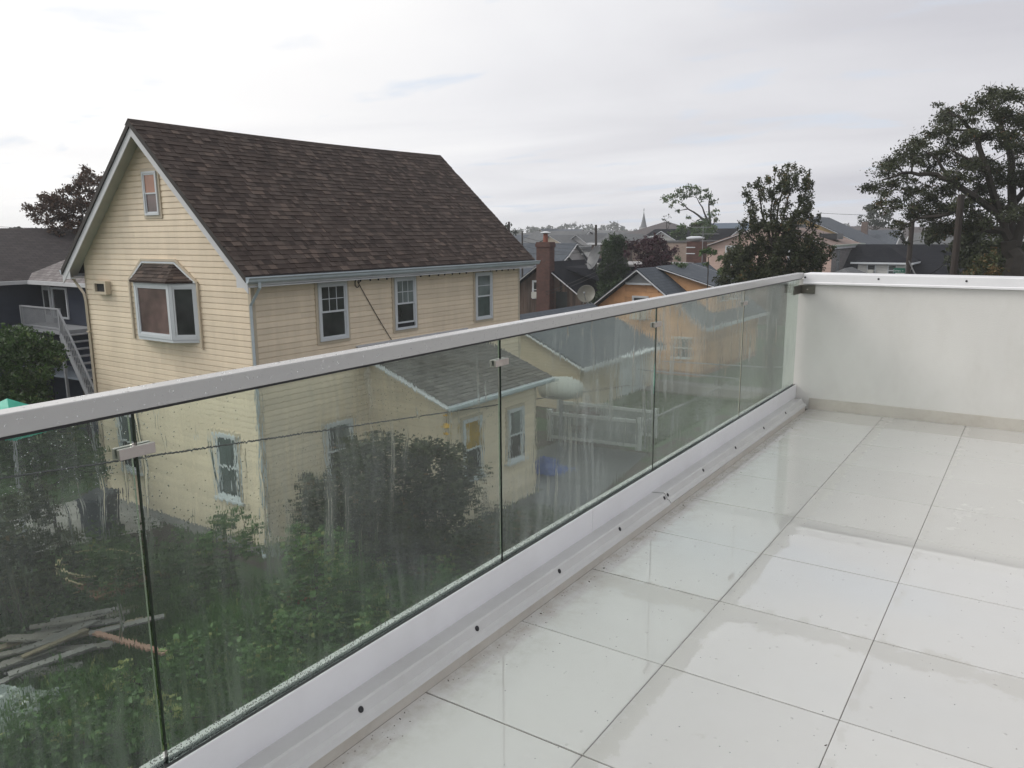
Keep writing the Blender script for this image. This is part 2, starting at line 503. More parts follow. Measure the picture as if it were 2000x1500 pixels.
# ================================================================== TERRACE
def floor_mat():
    q = NT('wet_white_porcelain_tile')
    v = q.coord('Object')
    geo = q.n('ShaderNodeNewGeometry')
    P = geo.outputs['Position']
    big = q.noise(P, .9, 5, .6, .6); fine = q.noise(P, 7, 5, .65)
    ti = q.rng(q.attr(), 0, 1, .955, 1.03)
    c = q.mix(q.rng(fine, .35, .75, 0, .35), (.525, .52, .508), (.495, .485, .465))
    vm = q.n('ShaderNodeVectorMath', operation='SCALE'); q.l(c, vm.inputs[0]); q.l(ti, vm.inputs['Scale'])
    # brownish silt left near the kick moulding and here and there
    sx = q.n('ShaderNodeSeparateXYZ'); q.l(P, sx.inputs[0])
    near = q.rng(sx.outputs[0], -1.64, -1.40, 1, 0)
    silt = q.math('MULTIPLY', q.rng(q.noise(P, 9, 6, .75), .42, .66, 0, .55), near)
    spots = q.rng(q.noise(P, 4.2, 6, .8, .3), .63, .78, 0, .35)
    c2 = q.mix(q.math('MAXIMUM', silt, spots), vm.outputs[0], (.30, .26, .20))
    lx = q.math('ABSOLUTE', q.math('SUBTRACT', sx.outputs[0], -.985))
    lx2 = q.math('ABSOLUTE', q.math('SUBTRACT', sx.outputs[0], -.39))
    ly = q.math('ABSOLUTE', q.math('SUBTRACT', sx.outputs[1], 3.05))
    wob = q.rng(q.noise(P, 11, 5, .7), .3, .7, -.035, .035)
    band = q.rng(q.math('ADD', lx, wob), .030, .036, 1, 0)
    band2 = q.rng(q.math('ADD', lx2, wob), .004, .012, .7, 0)
    band3 = q.rng(q.math('ADD', ly, q.math('MULTIPLY', wob, 2.2)), .07, .078, 1, 0)
    dry = q.math('MAXIMUM', band, q.math('MAXIMUM', band2, band3))
    c2 = q.mix(q.math('MULTIPLY', dry, .32), c2, (.36, .345, .31))
    # drying water: a thin film leaves the dry patches duller
    wet = q.rng(q.math('ADD', big, q.rng(fine, .3, .7, -.04, .04)), .66, .675, 1, 0)
    q.l(c2, q.b.inputs['Base Color'])
    wet = q.math('MULTIPLY', wet, q.math('SUBTRACT', 1.0, dry))
    q.l(q.rng(wet, 0, 1, .22, .012), q.b.inputs['Roughness']); q.l(q.rng(wet, 0, 1, .15, 1), q.b.inputs['Coat Weight'])
    q.b.inputs['IOR'].default_value = 1.5
    q.b.inputs['Coat Weight'].default_value = 1.0; q.b.inputs['Coat IOR'].default_value = 1.33; q.b.inputs['Coat Roughness'].default_value = .008
    # beads of rain and tiny waves in the film
    vo = q.n('ShaderNodeTexVoronoi'); vo.inputs['Scale'].default_value = 24; q.l(P, vo.inputs['Vector'])
    ring = q.rng(vo.outputs['Distance'], .0, .17, 1, 0, True)
    pick = q.n('ShaderNodeSeparateColor'); q.l(vo.outputs['Color'], pick.inputs[0])
    drops = q.math('MULTIPLY', ring, q.rng(pick.outputs[0], .80, .82, 0, 1))
    b1 = q.bump(q.noise(P, 3.5, 2, .5), .10, .004)
    b2 = q.bump(drops, .8, .004, b1)
    q.l(b2, q.b.inputs['Normal'])
    return q.m
FLOORM = floor_mat()
GROUT = M('grey_brown_grout', (.11, .095, .08), .8, .35, 5)
TX0, TY0, TP = -1.0263, 6.1705, .61
slab = MB(); slab.box(-1.90, 4.6, -2.2, 7.22, ZT - .30, ZT - .004)
floor = tag(slab.build('terrace_floor', GROUT), kind='structure')
xs = [-1.6435, TX0] + [TX0 + .6135 * k for k in range(1, 9)]
ys = [7.222, TY0 + TP] + [TY0 - TP * k for k in range(0, 13)]
for i in range(len(xs) - 1):
    for j in range(len(ys) - 1):
        x0, x1 = xs[i] + .0011, xs[i + 1] - .0011; y1, y0 = ys[j] - .0027, ys[j + 1] + .0027
        m = MB(); t = random.random()
        dz = random.uniform(-.0006, .0004)
        b = .0015
        m.v = [(x0, y0, ZT - .012), (x1, y0, ZT - .012), (x1, y1, ZT - .012), (x0, y1, ZT - .012),
               (x0, y0, ZT - b + dz), (x1, y0, ZT - b + dz), (x1, y1, ZT - b + dz), (x0, y1, ZT - b + dz),
               (x0 + b, y0 + b, ZT + dz), (x1 - b, y0 + b, ZT + dz), (x1 - b, y1 - b, ZT + dz), (x0 + b, y1 - b, ZT + dz)]
        m.f = [(0, 3, 2, 1), (8, 9, 10, 11)] + [(a, (a + 1) % 4, (a + 1) % 4 + 4, a + 4) for a in range(4)] + [(a + 4, (a + 1) % 4 + 4, (a + 1) % 4 + 8, a + 8) for a in range(4)]
        m.t = [t] * len(m.f)
        m.build('tile', FLOORM, floor)
# the storeys under the terrace
ub = MB(); ub.box(-1.86, 4.6, -2.2, 7.20, 0, ZT - .301)
tag(ub.build('apartment_building', M('white_stucco_lower', (.62, .60, .56), .8, .06, 2)), 'white stuccoed storeys of the building that carries the tiled terrace', 'building')

# ---- glass railing
rail = empty('glass_railing', (-1.77, 2.5, ZT), 0, 'rain streaked glass railing with white aluminium top rail along the tiled terrace', 'railing')
OFF = Vector((-1.77, 2.5, ZT))
def rl(m, name, mat, parent=rail, **k):
    m.v = [(x - OFF.x, y - OFF.y, z) for x, y, z in m.v]
    return m.build(name, mat, parent, **k)
HR = M('grey_white_powder_coated_rail', (.56, .56, .57), .35, .04, 3)
def rail_mat():
    q = NT('powder_coated_rail_with_rain_beads')
    v = q.coord('Object')
    vo = q.n('ShaderNodeTexVoronoi'); vo.inputs['Scale'].default_value = 75; q.l(v, vo.inputs['Vector'])
    pick = q.n('ShaderNodeSeparateColor'); q.l(vo.outputs['Color'], pick.inputs[0])
    d = q.math('MULTIPLY', q.rng(vo.outputs['Distance'], 0, .3, 1, 0, True), q.rng(pick.outputs[0], .72, .74, 0, 1))
    q.b.inputs['Base Color'].default_value = (.44, .435, .43, 1); q.b.inputs['Roughness'].default_value = .2
    q.l(q.bump(d, 1, .004), q.b.inputs['Normal'])
    return q.m
hr = MB(); hr.box(-1.806, -1.750, -1.9, 7.20, 1.155, 1.203)
handrail = rl(hr, 'handrail', rail_mat(), bevel=.003)
gk = MB(); gk.box(-1.796, -1.758, -1.9, 7.19, 1.1475, 1.1548); rl(gk, 'rail_gasket', BLACKR)
bp = MB(); bp.box(-1.7645, -1.7575, -1.9, 3.3385, .086, .2085); bp.box(-1.7645, -1.7575, 3.3405, 7.215, .086, .2085)
BRD = M('bright_white_aluminium', (.75, .75, .77), .3, .04, 2, dirt=.12, dirtcol=(.45, .44, .42))
rl(bp, 'base_board', BRD, bevel=.0015)
ob = MB(); ob.box(-1.822, -1.7975, -1.9, 7.215, .0, .214); rl(ob, 'outer_channel', ALU)
bg_ = MB(); bg_.box(-1.7968, -1.7650, -1.9, 7.21, .10, .2035); bg_.box(-1.7774, -1.7652, -1.9, 7.21, .2036, .2075); rl(bg_, 'base_gasket', BLACKR)

def glass_mat():
    q = NT('rain_streaked_green_tinted_glass')
    v = q.coord('Object')
    s = q.n('ShaderNodeSeparateXYZ'); q.l(v, s.inputs[0])
    # running water: long vertical rivulets and broad ripples
    wob = q.noise(v, 3.0, 3, .5)
    cb = q.n('ShaderNodeCombineXYZ')
    q.l(q.math('ADD', q.math('MULTIPLY', s.outputs[1], 1.0), q.rng(wob, .2, .8, -.03, .03)), cb.inputs[1])
    q.l(q.math('MULTIPLY', s.outputs[2], .05), cb.inputs[2])
    streak = q.noise(cb.outputs[0], 44, 3, .55)
    cb2 = q.n('ShaderNodeCombineXYZ'); q.l(s.outputs[1], cb2.inputs[1]); q.l(q.math('MULTIPLY', s.outputs[2], .30), cb2.inputs[2])
    rip = q.noise(cb2.outputs[0], 30, 3, .55)
    mask = q.rng(q.noise(v, 1.6, 3, .5), .38, .62, .15, 1)
    big = q.noise(v, 5, 2, .5)
    rivulet = q.math('MULTIPLY', q.rng(streak, .60, .70, 0, 1, True), q.rng(q.noise(v, 2.4, 2, .5), .48, .6, 0, 1))
    h = q.math('ADD', q.math('MULTIPLY', streak, .38), q.math('ADD', q.math('MULTIPLY', rip, .40), q.math('MULTIPLY', big, .8)))
    h = q.math('ADD', q.math('MULTIPLY', h, mask), q.math('MULTIPLY', rivulet, .85))
    h = q.math('MULTIPLY', h, q.rng(s.outputs[1], .3, 2.6, 1, .45))
    b1 = q.bump(h, .5, .0010)
    # beads
    vo = q.n('ShaderNodeTexVoronoi'); vo.inputs['Scale'].default_value = 190; q.l(v, vo.inputs['Vector'])
    pick = q.n('ShaderNodeSeparateColor'); q.l(vo.outputs['Color'], pick.inputs[0])
    low = q.rng(s.outputs[2], .215, .262, 1, 0)
    thr = q.math('ADD', q.rng(q.noise(v, 2.2, 3, .5), .4, .7, .0, .11), q.math('MULTIPLY', low, .6))
    on = q.math('LESS_THAN', pick.outputs[0], thr)
    bead = q.math('MULTIPLY', q.rng(vo.outputs['Distance'], 0, .42, 1, 0, True), on)
    b2 = q.bump(bead, 1, .006, b1)
    rough = q.rng(q.noise(v, 1.1, 4, .6), .4, .7, .0, .006)
    refr = q.n('ShaderNodeBsdfRefraction'); refr.inputs['IOR'].default_value = 1.33
    refr.inputs['Color'].default_value = (.895, .95, .92, 1)
    q.l(rough, refr.inputs['Roughness']); q.l(b2, refr.inputs['Normal'])
    glo = q.n('ShaderNodeBsdfGlossy'); glo.inputs['Roughness'].default_value = .03; glo.inputs['Color'].default_value = (1, 1, 1, 1)
    q.l(b1, glo.inputs['Normal'])
    fr = q.n('ShaderNodeFresnel'); fr.inputs['IOR'].default_value = 1.33
    ms = q.n('ShaderNodeMixShader'); q.l(fr.outputs[0], ms.inputs[0]); q.l(refr.outputs[0], ms.inputs[1]); q.l(glo.outputs[0], ms.inputs[2])
    # a faint milky water film, thicker at the bottom where the beads crowd
    df = q.n('ShaderNodeBsdfDiffuse'); df.inputs[0].default_value = (.62, .66, .66, 1)
    tr = q.n('ShaderNodeBsdfTranslucent'); tr.inputs[0].default_value = (.62, .66, .66, 1)
    ad = q.n('ShaderNodeMixShader'); q.l(df.outputs[0], ad.inputs[1]); q.l(tr.outputs[0], ad.inputs[2])
    film = q.math('ADD', q.rng(q.noise(v, 1.3, 4, .6), .3, .75, .002, .018), q.math('MULTIPLY', q.math('MULTIPLY', low, bead), .30))
    film = q.math('ADD', film, q.rng(s.outputs[1], 1.0, 4.6, 0.0, .04))
    misty = q.math('MULTIPLY', q.rng(streak, .42, .72, 0, 1), q.rng(q.noise(v, 1.9, 3, .5), .42, .62, 0, .26))
    misty = q.math('MULTIPLY', misty, q.rng(s.outputs[1], -1.6, .8, .25, 1))
    film = q.math('ADD', film, misty)
    m2 = q.n('ShaderNodeMixShader'); q.l(film, m2.inputs[0]); q.l(ms.outputs[0], m2.inputs[1]); q.l(ad.outputs[0], m2.inputs[2])
    q.l(m2.outputs[0], q.o.inputs[0])
    return q.m
GLASS = glass_mat()
edge = M('dark_green_glass_edge', (.010, .016, .013), .2, .1, 6)
JY = [-.53, 1.023, 2.569, 4.109, 5.664, 7.185]
for k in range(5):
    a, b = JY[k] + .0065, JY[k + 1] - .0065
    if k == 0: a = -1.85
    g = MB(); x0, x1 = -1.7895, -1.7775
    g.box(x0, x1 - .0002, a, b, .2036, 1.1474)
    p = rl(g, 'glass_panel', GLASS, uv=False)
    e2 = MB(); e2.box(x0, x1 - .0006, a - .0016, a - .0004, .2036, 1.147)
    rl(e2, 'polished_edge', edge, p)
    p['label'] = ['glass pane nearest the camera, with scattered beads of rain', 'widest glass pane, over the cream house and shrubs', 'streaked pane over the lean-to wing', 'narrow looking pane over the orange house', 'last pane, greyed, against the parapet'][k]
for y in JY[1:5]:
    c = MB(); L2 = .046
    c.box(-1.7768, -1.7655, y - L2, y + L2, 1.040, 1.0665)
    c2 = MB(); c2.box(-1.8015, -1.7902, y - L2, y + L2, 1.040, 1.0665); c2.box(-1.7900, -1.7770, y - .0055, y + .0055, 1.041, 1.0655)
    cl = rl(c, 'glass_clamp', STEEL, bevel=.0012)
    rl(c2, 'back_plate', STEEL, cl, bevel=.0012)
# corner bracket on the parapet
cb_ = MB(); cb_.box(-1.776, -1.765, 6.99, 7.213, 1.022, 1.096); cb_.box(-1.7645, -1.648, 7.2045, 7.2145, 1.022, 1.096)
BRK = M('tarnished_dark_steel', (.13, .125, .105), .35, .3, 9, metal=.6)
br = rl(cb_, 'corner_bracket', BRK, bevel=.001)
mm = MB(); mm.lathe([(.006, 0), (.006, .006), (.002, .009)], (-1.71, 7.2, 1.059), 10, (0, -1, 0)); rl(mm, 'bolt', STEEL, br)
# kick moulding along the foot of the railing
prof = [(-1.7685, .0), (-1.642, .0), (-1.642, .040), (-1.640, .043), (-1.652, .058), (-1.668, .066), (-1.684, .094), (-1.690, .097), (-1.7685, .0855)]
skm = M('beige_tile_skirting', (.50, .475, .43), .3, .08, 3, dirt=.3, dirtcol=(.30, .25, .19))
sk = MB(); sk.box(-1.7685, -1.6415, -1.9, 7.09, .0005, .0405); rl(sk, 'foot_skirting', skm)
mprof = [(-1.7685, .0412), (-1.6385, .0412), (-1.650, .057), (-1.664, .063), (-1.679, .0915), (-1.686, .0965), (-1.7685, .0858)]
for (y0, y1, dz) in ((-1.9, 4.062, 0.0), (4.066, 7.12, .0045)):
    mo = MB(); mo.prism([(x, z + dz) for x, z in mprof], y0, y1)
    mo_o = rl(mo, 'kick_moulding', ALU)
    for sy in (.40, 1.0, 1.618, 2.242, 2.863, 3.470, 4.040, 4.088, 4.656, 5.283, 5.949, 6.56):
        if y0 < sy < y1:
            sc = MB(); sc.lathe([(.0105, 0), (.0105, .0016), (.008, .0030)], (-1.671, sy, .078 + dz), 12, (.88, 0, .47))
            rl(sc, 'screw', BLACKR, mo_o)
# ---- parapet at the end
STUC = M('white_stucco', (.64, .633, .61), .85, .05, 1.1, .003, 210, stretch=(1.5, 1.5, .8), dirt=.16, dirtcol=(.44, .42, .37))
par = empty('parapet_wall', (1, 7.3, ZT), 0, 'white stuccoed parapet wall closing the far end of the terrace', 'wall')
POF = Vector((1, 7.3, ZT))
def pl(m, name, mat, parent=par, **k):
    m.v = [(x - POF.x, y - POF.y, z) for x, y, z in m.v]; return m.build(name, mat, parent, **k)
w_ = MB(); w_.box(-1.895, 4.6, 7.222, 7.44, -.3, 1.15); pl(w_, 'wall_body', STUC)
skb = MB(); skb.box(-1.64, 4.6, 7.208, 7.2215, .0005, .097)
pl(skb, 'tile_skirting', skm)
cp = MB()
cp.prism([(7.185, 1.106), (7.1990, 1.104), (7.1990, 1.116), (7.2215, 1.116), (7.2215, 1.152), (7.46, 1.152), (7.46, 1.196), (7.200, 1.196), (7.1955, 1.190), (7.1955, 1.125), (7.185, 1.119)], 0, 1)
cp.v = [(-1.748 if y == 0 else 4.6, x, z) for x, y, z in cp.v]
cpo = pl(cp, 'cap_flashing', BRD)
for sxx in (-1.735, -1.145, -.507, .10, .71):
    sc = MB(); sc.lathe([(.0085, 0), (.0085, .002), (.006, .0035)], (sxx, 7.1954, 1.163), 12, (0, -1, 0)); pl(sc, 'screw', BLACKR, cpo)
# leaf bits, grit and rain beads lying on the tiles
deb = MB()
for k in range(470):
    if k < 400: x = -1.63 + abs(random.gauss(0, .035)); y = random.uniform(1.0, 7.1)
    else: x = random.uniform(-1.6, 2.2); y = random.uniform(1.6, 7.1)
    s_ = random.uniform(.0008, .0024) * (1 if k % 16 else 2.2); a = random.uniform(0, 6.28)
    dx, dy = math.cos(a) * s_, math.sin(a) * s_; z = ZT + .0006
    deb.hull8([(x - dx - dy * .4, y - dy + dx * .4, z), (x - dx + dy * .4, y - dy - dx * .4, z), (x + dx + dy * .4, y + dy - dx * .4, z), (x + dx - dy * .4, y + dy + dx * .4, z),
               (x - dx, y - dy, z + s_ * .4), (x - dx, y - dy, z + s_ * .4), (x + dx, y + dy, z + s_ * .7), (x + dx, y + dy, z + s_ * .7)], random.random())
tag(deb.build('floor_debris', M('dark_leaf_grit', (.06, .045, .03), .8, .3, 5, tint=.5), uv=False), 'dark grit and leaf bits washed against the foot of the railing', 'debris', kind='stuff')
def bead(m, c, r, ax, tint=.5):
    """a flattened dome of water"""
    m.lathe([(r, 0), (r * .92, r * .22), (r * .6, r * .42), (r * .15, r * .5)], c, 7, ax, tint)
wat = NT('clear_rain_water'); wat.b.inputs['Base Color'].default_value = (.95, .97, .97, 1); wat.b.inputs['Roughness'].default_value = .02
wat.b.inputs['Transmission Weight'].default_value = 1.0; wat.b.inputs['IOR'].default_value = 1.33
bd = MB()
for k in range(700):
    y = random.uniform(.3, 6.9)
    if random.random() < .55: bead(bd, (-1.7499, y, ZT + random.uniform(1.160, 1.197)), random.uniform(.0008, .0022), (1, 0, 0))
    else: bead(bd, (random.uniform(-1.80, -1.752), y, ZT + 1.2031), random.uniform(.0015, .0035), (0, 0, 1))
for k in range(800):
    x = random.uniform(-1.55, 1.6); y = random.uniform(1.7, 7.1) ; bead(bd, (x, y, ZT + .0008), random.uniform(.0010, .0030), (0, 0, 1))
tag(bd.build('rain_beads', wat.m, smooth=True, uv=False), 'beads of rain on the top rail and the tiles', 'raindrops', kind='stuff')

# ================================================================== CREAM HOUSE
ch = empty('cream_house', C0, GA, 'cream vinyl sided house with steep brown shingle roof and bay window', 'house')
HW, HL, ZE = 6.55, 9.90, 6.12            # width, length, wall height
SL = 3.3 / 3.655                          # roof slope
def roofz(x): return 9.5 - abs(x + HW / 2) * SL
core = MB()
wt = lambda x: roofz(x) - .16
core.v = [(-HW, 0, 0), (0, 0, 0), (0, 0, wt(0)), (-HW / 2, 0, wt(-HW / 2)), (-HW, 0, wt(-HW)),
          (-HW, HL, 0), (0, HL, 0), (0, HL, wt(0)), (-HW / 2, HL, wt(-HW / 2)), (-HW, HL, wt(-HW))]
core.f = [(0, 1, 2, 3, 4), (9, 8, 7, 6, 5), (1, 6, 7, 2), (5, 0, 4, 9), (0, 5, 6, 1)]; core.t = [.5] * 5
core.build('wall', CREAM, ch)
fd = MB(); fd.box(-HW - .02, .02, -.02, HL + .02, -.05, .26); fd.build('foundation', CONC, ch)
FF = (Vector((-HW, 0, 0)), VX, -VY)       # gable face towards the camera; a measured from its left end
FS = (V0, VY, VX)                         # long face with the gutter
EXP = .127
def siding(parent, F, a_of_z, z0, z1, mat, exp=EXP, proud=.017, split=None, name='siding_board'):
    O, A, N = F; k = 0; z = z0
    while z < z1 - .02:
        zt = min(z + exp, z1)
        lo0, lo1 = a_of_z(z); hi0, hi1 = a_of_z(zt)
        if hi1 - hi0 > .05:
            def P(a, n, zz): q = O + A * a + N * n; return (q.x, q.y, q.z + zz)
            h_ = zt - z; prof_ = ((0, .023), (.78, .016), (.86, .004), (1, .003))
            cuts = []; c_ = lo0 + random.choice((1.2, 1.8, 2.4, 3.0, 3.6))
            while c_ < min(lo1, hi1) - .9:
                if c_ > max(lo0, hi0) + .6: cuts.append(c_)
                c_ += 3.66
            ends = [(lo0, hi0)] + [(c, c) for c in cuts] + [(lo1, hi1)]
            for (e0, f0), (e1, f1) in zip(ends[:-1], ends[1:]):
                m = MB(); t = random.random(); g_ = .0025 if cuts else 0
                L = [(e0 + (f0 - e0) * f, e1 - g_ + (f1 - e1) * f, z + h_ * f, n + random.uniform(0, .0015)) for f, n in prof_]
                for a0_, a1_, zz, n in L: m.v += [P(a0_, n, zz), P(a1_, n, zz)]
                m.v += [P(e0, .0005, z), P(e1 - g_, .0005, z)]
                m.f = [(0, 1, 3, 2), (2, 3, 5, 4), (4, 5, 7, 6), (8, 9, 1, 0)]; m.t = [t] * 4
                m.build(name, mat, parent)
        z += exp; k += 1
def gable_span(z):
    h = min(HW / 2, (9.5 - .17 - z) / SL)
    return HW / 2 - h + (.07 if h >= HW / 2 - .01 else 0), HW / 2 + h - (.07 if h >= HW / 2 - .01 else 0)
siding(ch, FF, gable_span, .24, 9.2, CREAM)
siding(ch, FS, lambda z: (.07, HL - .07), .24, 6.03, CREAM)
for F, a0, a1 in ((FF, 0, .075), (FF, HW - .075, HW + .022), (FS, -.002, .075), (FS, HL - .075, HL + .01)):
    MB().fbox(F, a0, a1, .0005, .0225, .22, 6.02).build('corner_post', CREAMTRIM, ch)
# roof deck and shingles
YR0, YR1 = -.34, 10.22
deck = MB()
XE = .38
for sgn in (1, -1):
    xe = XE if sgn > 0 else -HW - XE
    xr = -HW / 2
    for k in range(10):
        ya, yb = YR0 + (YR1 - YR0) * k / 10, YR0 + (YR1 - YR0) * (k + 1) / 10
        sg = lambda y: -.05 * math.sin(math.pi * (y - YR0) / (YR1 - YR0)) - .002
        if k == 0: ya -= .055
        pts = [(xe, ya, roofz(xe)), (xe, yb, roofz(xe)), (xr, yb, roofz(xr) + sg(yb)), (xr, ya, roofz(xr) + sg(ya))]
        if sgn < 0: pts = pts[::-1]
        deck.slab([(p[0], p[1], p[2] - .012) for p in pts], .13)
roof = deck.build('roof', M('dark_roof_edge', (.035, .03, .028), .8, .2, 3), ch)
def shingle_cols():
    q = NT('brown_laminated_shingle')
    v = q.coord('Object')
    a = q.attr()
    rp = q.n('ShaderNodeValToRGB'); q.l(a, rp.inputs[0]); el = rp.color_ramp.elements
    el[0].position = 0; el[0].color = (.030, .018, .014, 1); el[1].position = 1; el[1].color = (.118, .084, .068, 1)
    for p, c in ((.3, (.050, .032, .026)), (.6, (.062, .042, .034)), (.8, (.080, .059, .050))):
        e_ = rp.color_ramp.elements.new(p); e_.color = c4(c)
    g = q.noise(v, 140, 2, .7)
    n = q.noise(v, .7, 5, .6)
    f = q.math('MULTIPLY', q.rng(g, .3, .7, .64, .96), q.rng(n, .3, .7, .82, 1.04))
    vm = q.n('ShaderNodeVectorMath', operation='SCALE'); q.l(rp.outputs[0], vm.inputs[0]); q.l(f, vm.inputs['Scale'])
    q.l(vm.outputs[0], q.b.inputs['Base Color']); q.b.inputs['Roughness'].default_value = .75; q.b.inputs['Specular IOR Level'].default_value = .25
    q.l(q.bump(g, .6, .004), q.b.inputs['Normal'])
    return q.m
SHG = shingle_cols()
LS = 3.655 / math.cos(math.atan(SL)); ca, sa = math.cos(math.atan(SL)), math.sin(math.atan(SL))
def roof_pt(y, s, h):                     # s metres up the slope from the eave, h off the surface
    sag = -.05 * math.sin(math.pi * max(0, min(1, (y - YR0) / (YR1 - YR0)))) * (s / LS)
    x = XE - s * ca + h * sa; z = roofz(XE) + s * sa + h * ca + sag
    return (x, y, z)
tabs = []
nr = int(LS / .143) + 1
for r_ in range(nr):
    s0 = r_ * .143; y = YR0 - .05 - random.uniform(0, .2)
    while y < YR1:
        w = random.choice((.09, .12, .15, .18, .23)) ; y1 = min(y + w, YR1 + .004); y0 = max(y, YR0 - .062)
        if y1 - y0 > .03: tabs.append((r_, s0, y0, y1))
        y = y + w
def tab_geo(m, s0, y0, y1):
    up_ = random.random() < .5
    h = (.019 if up_ else .011) + random.uniform(-.001, .002)
    t = min(1, max(0, random.gauss(.68 if up_ else .32, .26)))
    s1 = min(s0 + .150, LS); d = random.uniform(-.004, .004)
    g = .0012
    P = roof_pt
    m.hull8([P(y0 + g, s0 + d, .0), P(y1 - g, s0 + d, .0), P(y1 - g, s1, -.004), P(y0 + g, s1, -.004),
             P(y0 + g, s0 + d, h), P(y1 - g, s0 + d, h), P(y1 - g, s1, h * .25 + .001), P(y0 + g, s1, h * .25 + .001)], t)
tabs.sort(key=lambda q: (q[2] + 3.0) ** 2 * 1.0 + (q[1] * .6) ** 2 - (q[3] - q[2]) * 30)
rest = MB()
for k, (r_, s0, y0, y1) in enumerate(tabs):
    if k < 298:
        m = MB(); tab_geo(m, s0, y0, y1); m.build('shingle', SHG, roof, uv=False)
    else: tab_geo(rest, s0, y0, y1)
for r_ in range(nr):                      # the far slope, seen only along its rake
    pass
cap = MB()
y = YR0 - .06
while y < YR1:
    for sg in (-1, 1):
        p0 = roof_pt(y, LS, .026); p1 = roof_pt(min(y + .2, YR1), LS, .03); xr = -HW / 2
        d = .15
        cap.poly([(xr, p0[1], p0[2]), (xr, p1[1], p1[2] - .004), (xr + sg * d, p1[1], p1[2] - d * SL), (xr + sg * d, p0[1], p0[2] - d * SL)][::-sg], random.random() * .5)
    y += .143
rest.build('ridge_and_upper_shingles', SHG, roof, uv=False, kind='stuff')
cap.build('ridge_cap', SHG, roof, uv=False)
# rake boards, soffits, fascia
rk = MB(); rs = MB()
RW = .235
for sgn in (1, -1):
    def X(q): return -HW / 2 + sgn * q
    q0, q1 = 0, HW / 2 + XE + .01
    for (ya, yb, top, wd) in ((YR0 - .022, YR0 - .0005, .135, RW - .02),):
        m = rk
        zt0, zt1 = 9.5 - top, 9.5 - q1 * SL - top
        c = [(X(q0), ya, zt0 - wd), (X(q1), ya, zt1 - wd), (X(q1), yb, zt1 - wd), (X(q0), yb, zt0 - wd),
             (X(q0), ya, zt0), (X(q1), ya, zt1), (X(q1), yb, zt1), (X(q0), yb, zt0)]
        if sgn < 0: c = [c[1], c[0], c[3], c[2], c[5], c[4], c[7], c[6]]
        m.hull8(c)
    zt0, zt1 = 9.5 - .17, 9.5 - q1 * SL - .17
    c = [(X(q0), YR0, zt0 - .02), (X(q1), YR0, zt1 - .02), (X(q1), .0, zt1 - .02), (X(q0), .0, zt0 - .02), (X(q0), YR0, zt0), (X(q1), YR0, zt1), (X(q1), 0, zt1), (X(q0), 0, zt0)]
    if sgn < 0: c = [c[1], c[0], c[3], c[2], c[5], c[4], c[7], c[6]]
    rs.hull8(c)
rk.build('rake_board', TRIM, ch); rs.build('soffit', M('grey_green_soffit', (.47, .46, .40), .5, .08, 3), ch)
ret = MB()                                 # boxed eave ends and side soffits
zE = roofz(XE)
ret.box(.012, XE - .01, YR0 + .001, YR1 - .01, zE - .24, zE - .21); ret.box(.03, XE - .02, YR0 - .012, YR0 + .0015, zE - .245, zE + .03); ret.build('eave_box', TRIM, ch); ret = MB()
ret.box(-HW - XE + .01, -HW - .012, YR0 + .001, YR1 - .01, zE - .24, zE - .21); ret.box(-HW - XE + .02, -HW - .03, YR0 - .012, YR0, zE - .245, zE + .03)
ret.build('eave_box', TRIM, ch)
fa = MB(); fa.box(XE - .018, XE - .001, YR0, YR1, zE - .20, zE - .02); fa.build('fascia', TRIM, ch); fa = MB(); fa.box(-HW - XE + .001, -HW - XE + .018, YR0, YR1, zE - .2, zE - .02); fa.build('fascia', TRIM, ch)
gp = [(XE + .002, zE - .03), (XE + .002, zE - .145), (XE + .055, zE - .15), (XE + .085, zE - .12), (XE + .095, zE - .075), (XE + .125, zE - .05), (XE + .125, zE - .03), (XE + .115, zE - .03), (XE + .112, zE - .045), (XE + .02, zE - .12), (XE + .012, zE - .03)]
gu = MB(); gu.prism(gp, YR0 - .05, YR1 + .15); gut = gu.build('gutter', GUT, ch)
g2 = MB(); g2.prism([(-HW - 2 * 0 - XE - (x - XE), z) for x, z in gp][::-1], YR0 - .03, YR1); g2.build('gutter', GUT, ch)
dp = MB(); dp.tube([(XE + .06, -.10, zE - .14), (XE + .06, -.10, zE - .24), (.07, -.07, zE - .62), (.065, -.07, zE - .75), (.065, -.07, .3), (.16, -.25, .12)], .038, 4)
dp.build('downspout', GUT, ch)
dp = MB(); dp.tube([(-HW - XE - .02, -.12, zE - .14), (-HW - XE + .02, -.12, zE - .26), (-HW - .02, -.06, zE - .62), (-HW + .03, -.06, zE - .8), (-HW + .03, -.06, .3)], .04, 4)
dp.build('downspout', CREAMTRIM, ch)
for zz_ in (4.6, 2.6, 1.0):
    MB().box(-HW - .02, -HW + .08, -.105, -.018, zz_, zz_ + .03).build('strap', CREAMTRIM, ch)
# windows of the gable face (a = 6.55 - distance from near corner)
def fa_(v): return HW - v
w = double_hung(ch, FF, fa_(3.50), fa_(2.95), 7.46, 8.42, PANEO, PANEP, .045, proud=.03); w['label'] = 'narrow attic window with pink sky reflection painted on its glass'
w = double_hung(ch, FF, fa_(1.62), fa_(.76), 1.14, 2.66, PANEG, PANEG, .06, sill=True)
w = double_hung(ch, FF, fa_(5.62), fa_(4.80), 1.14, 2.66, PANEG, PANE, .06, sill=True)
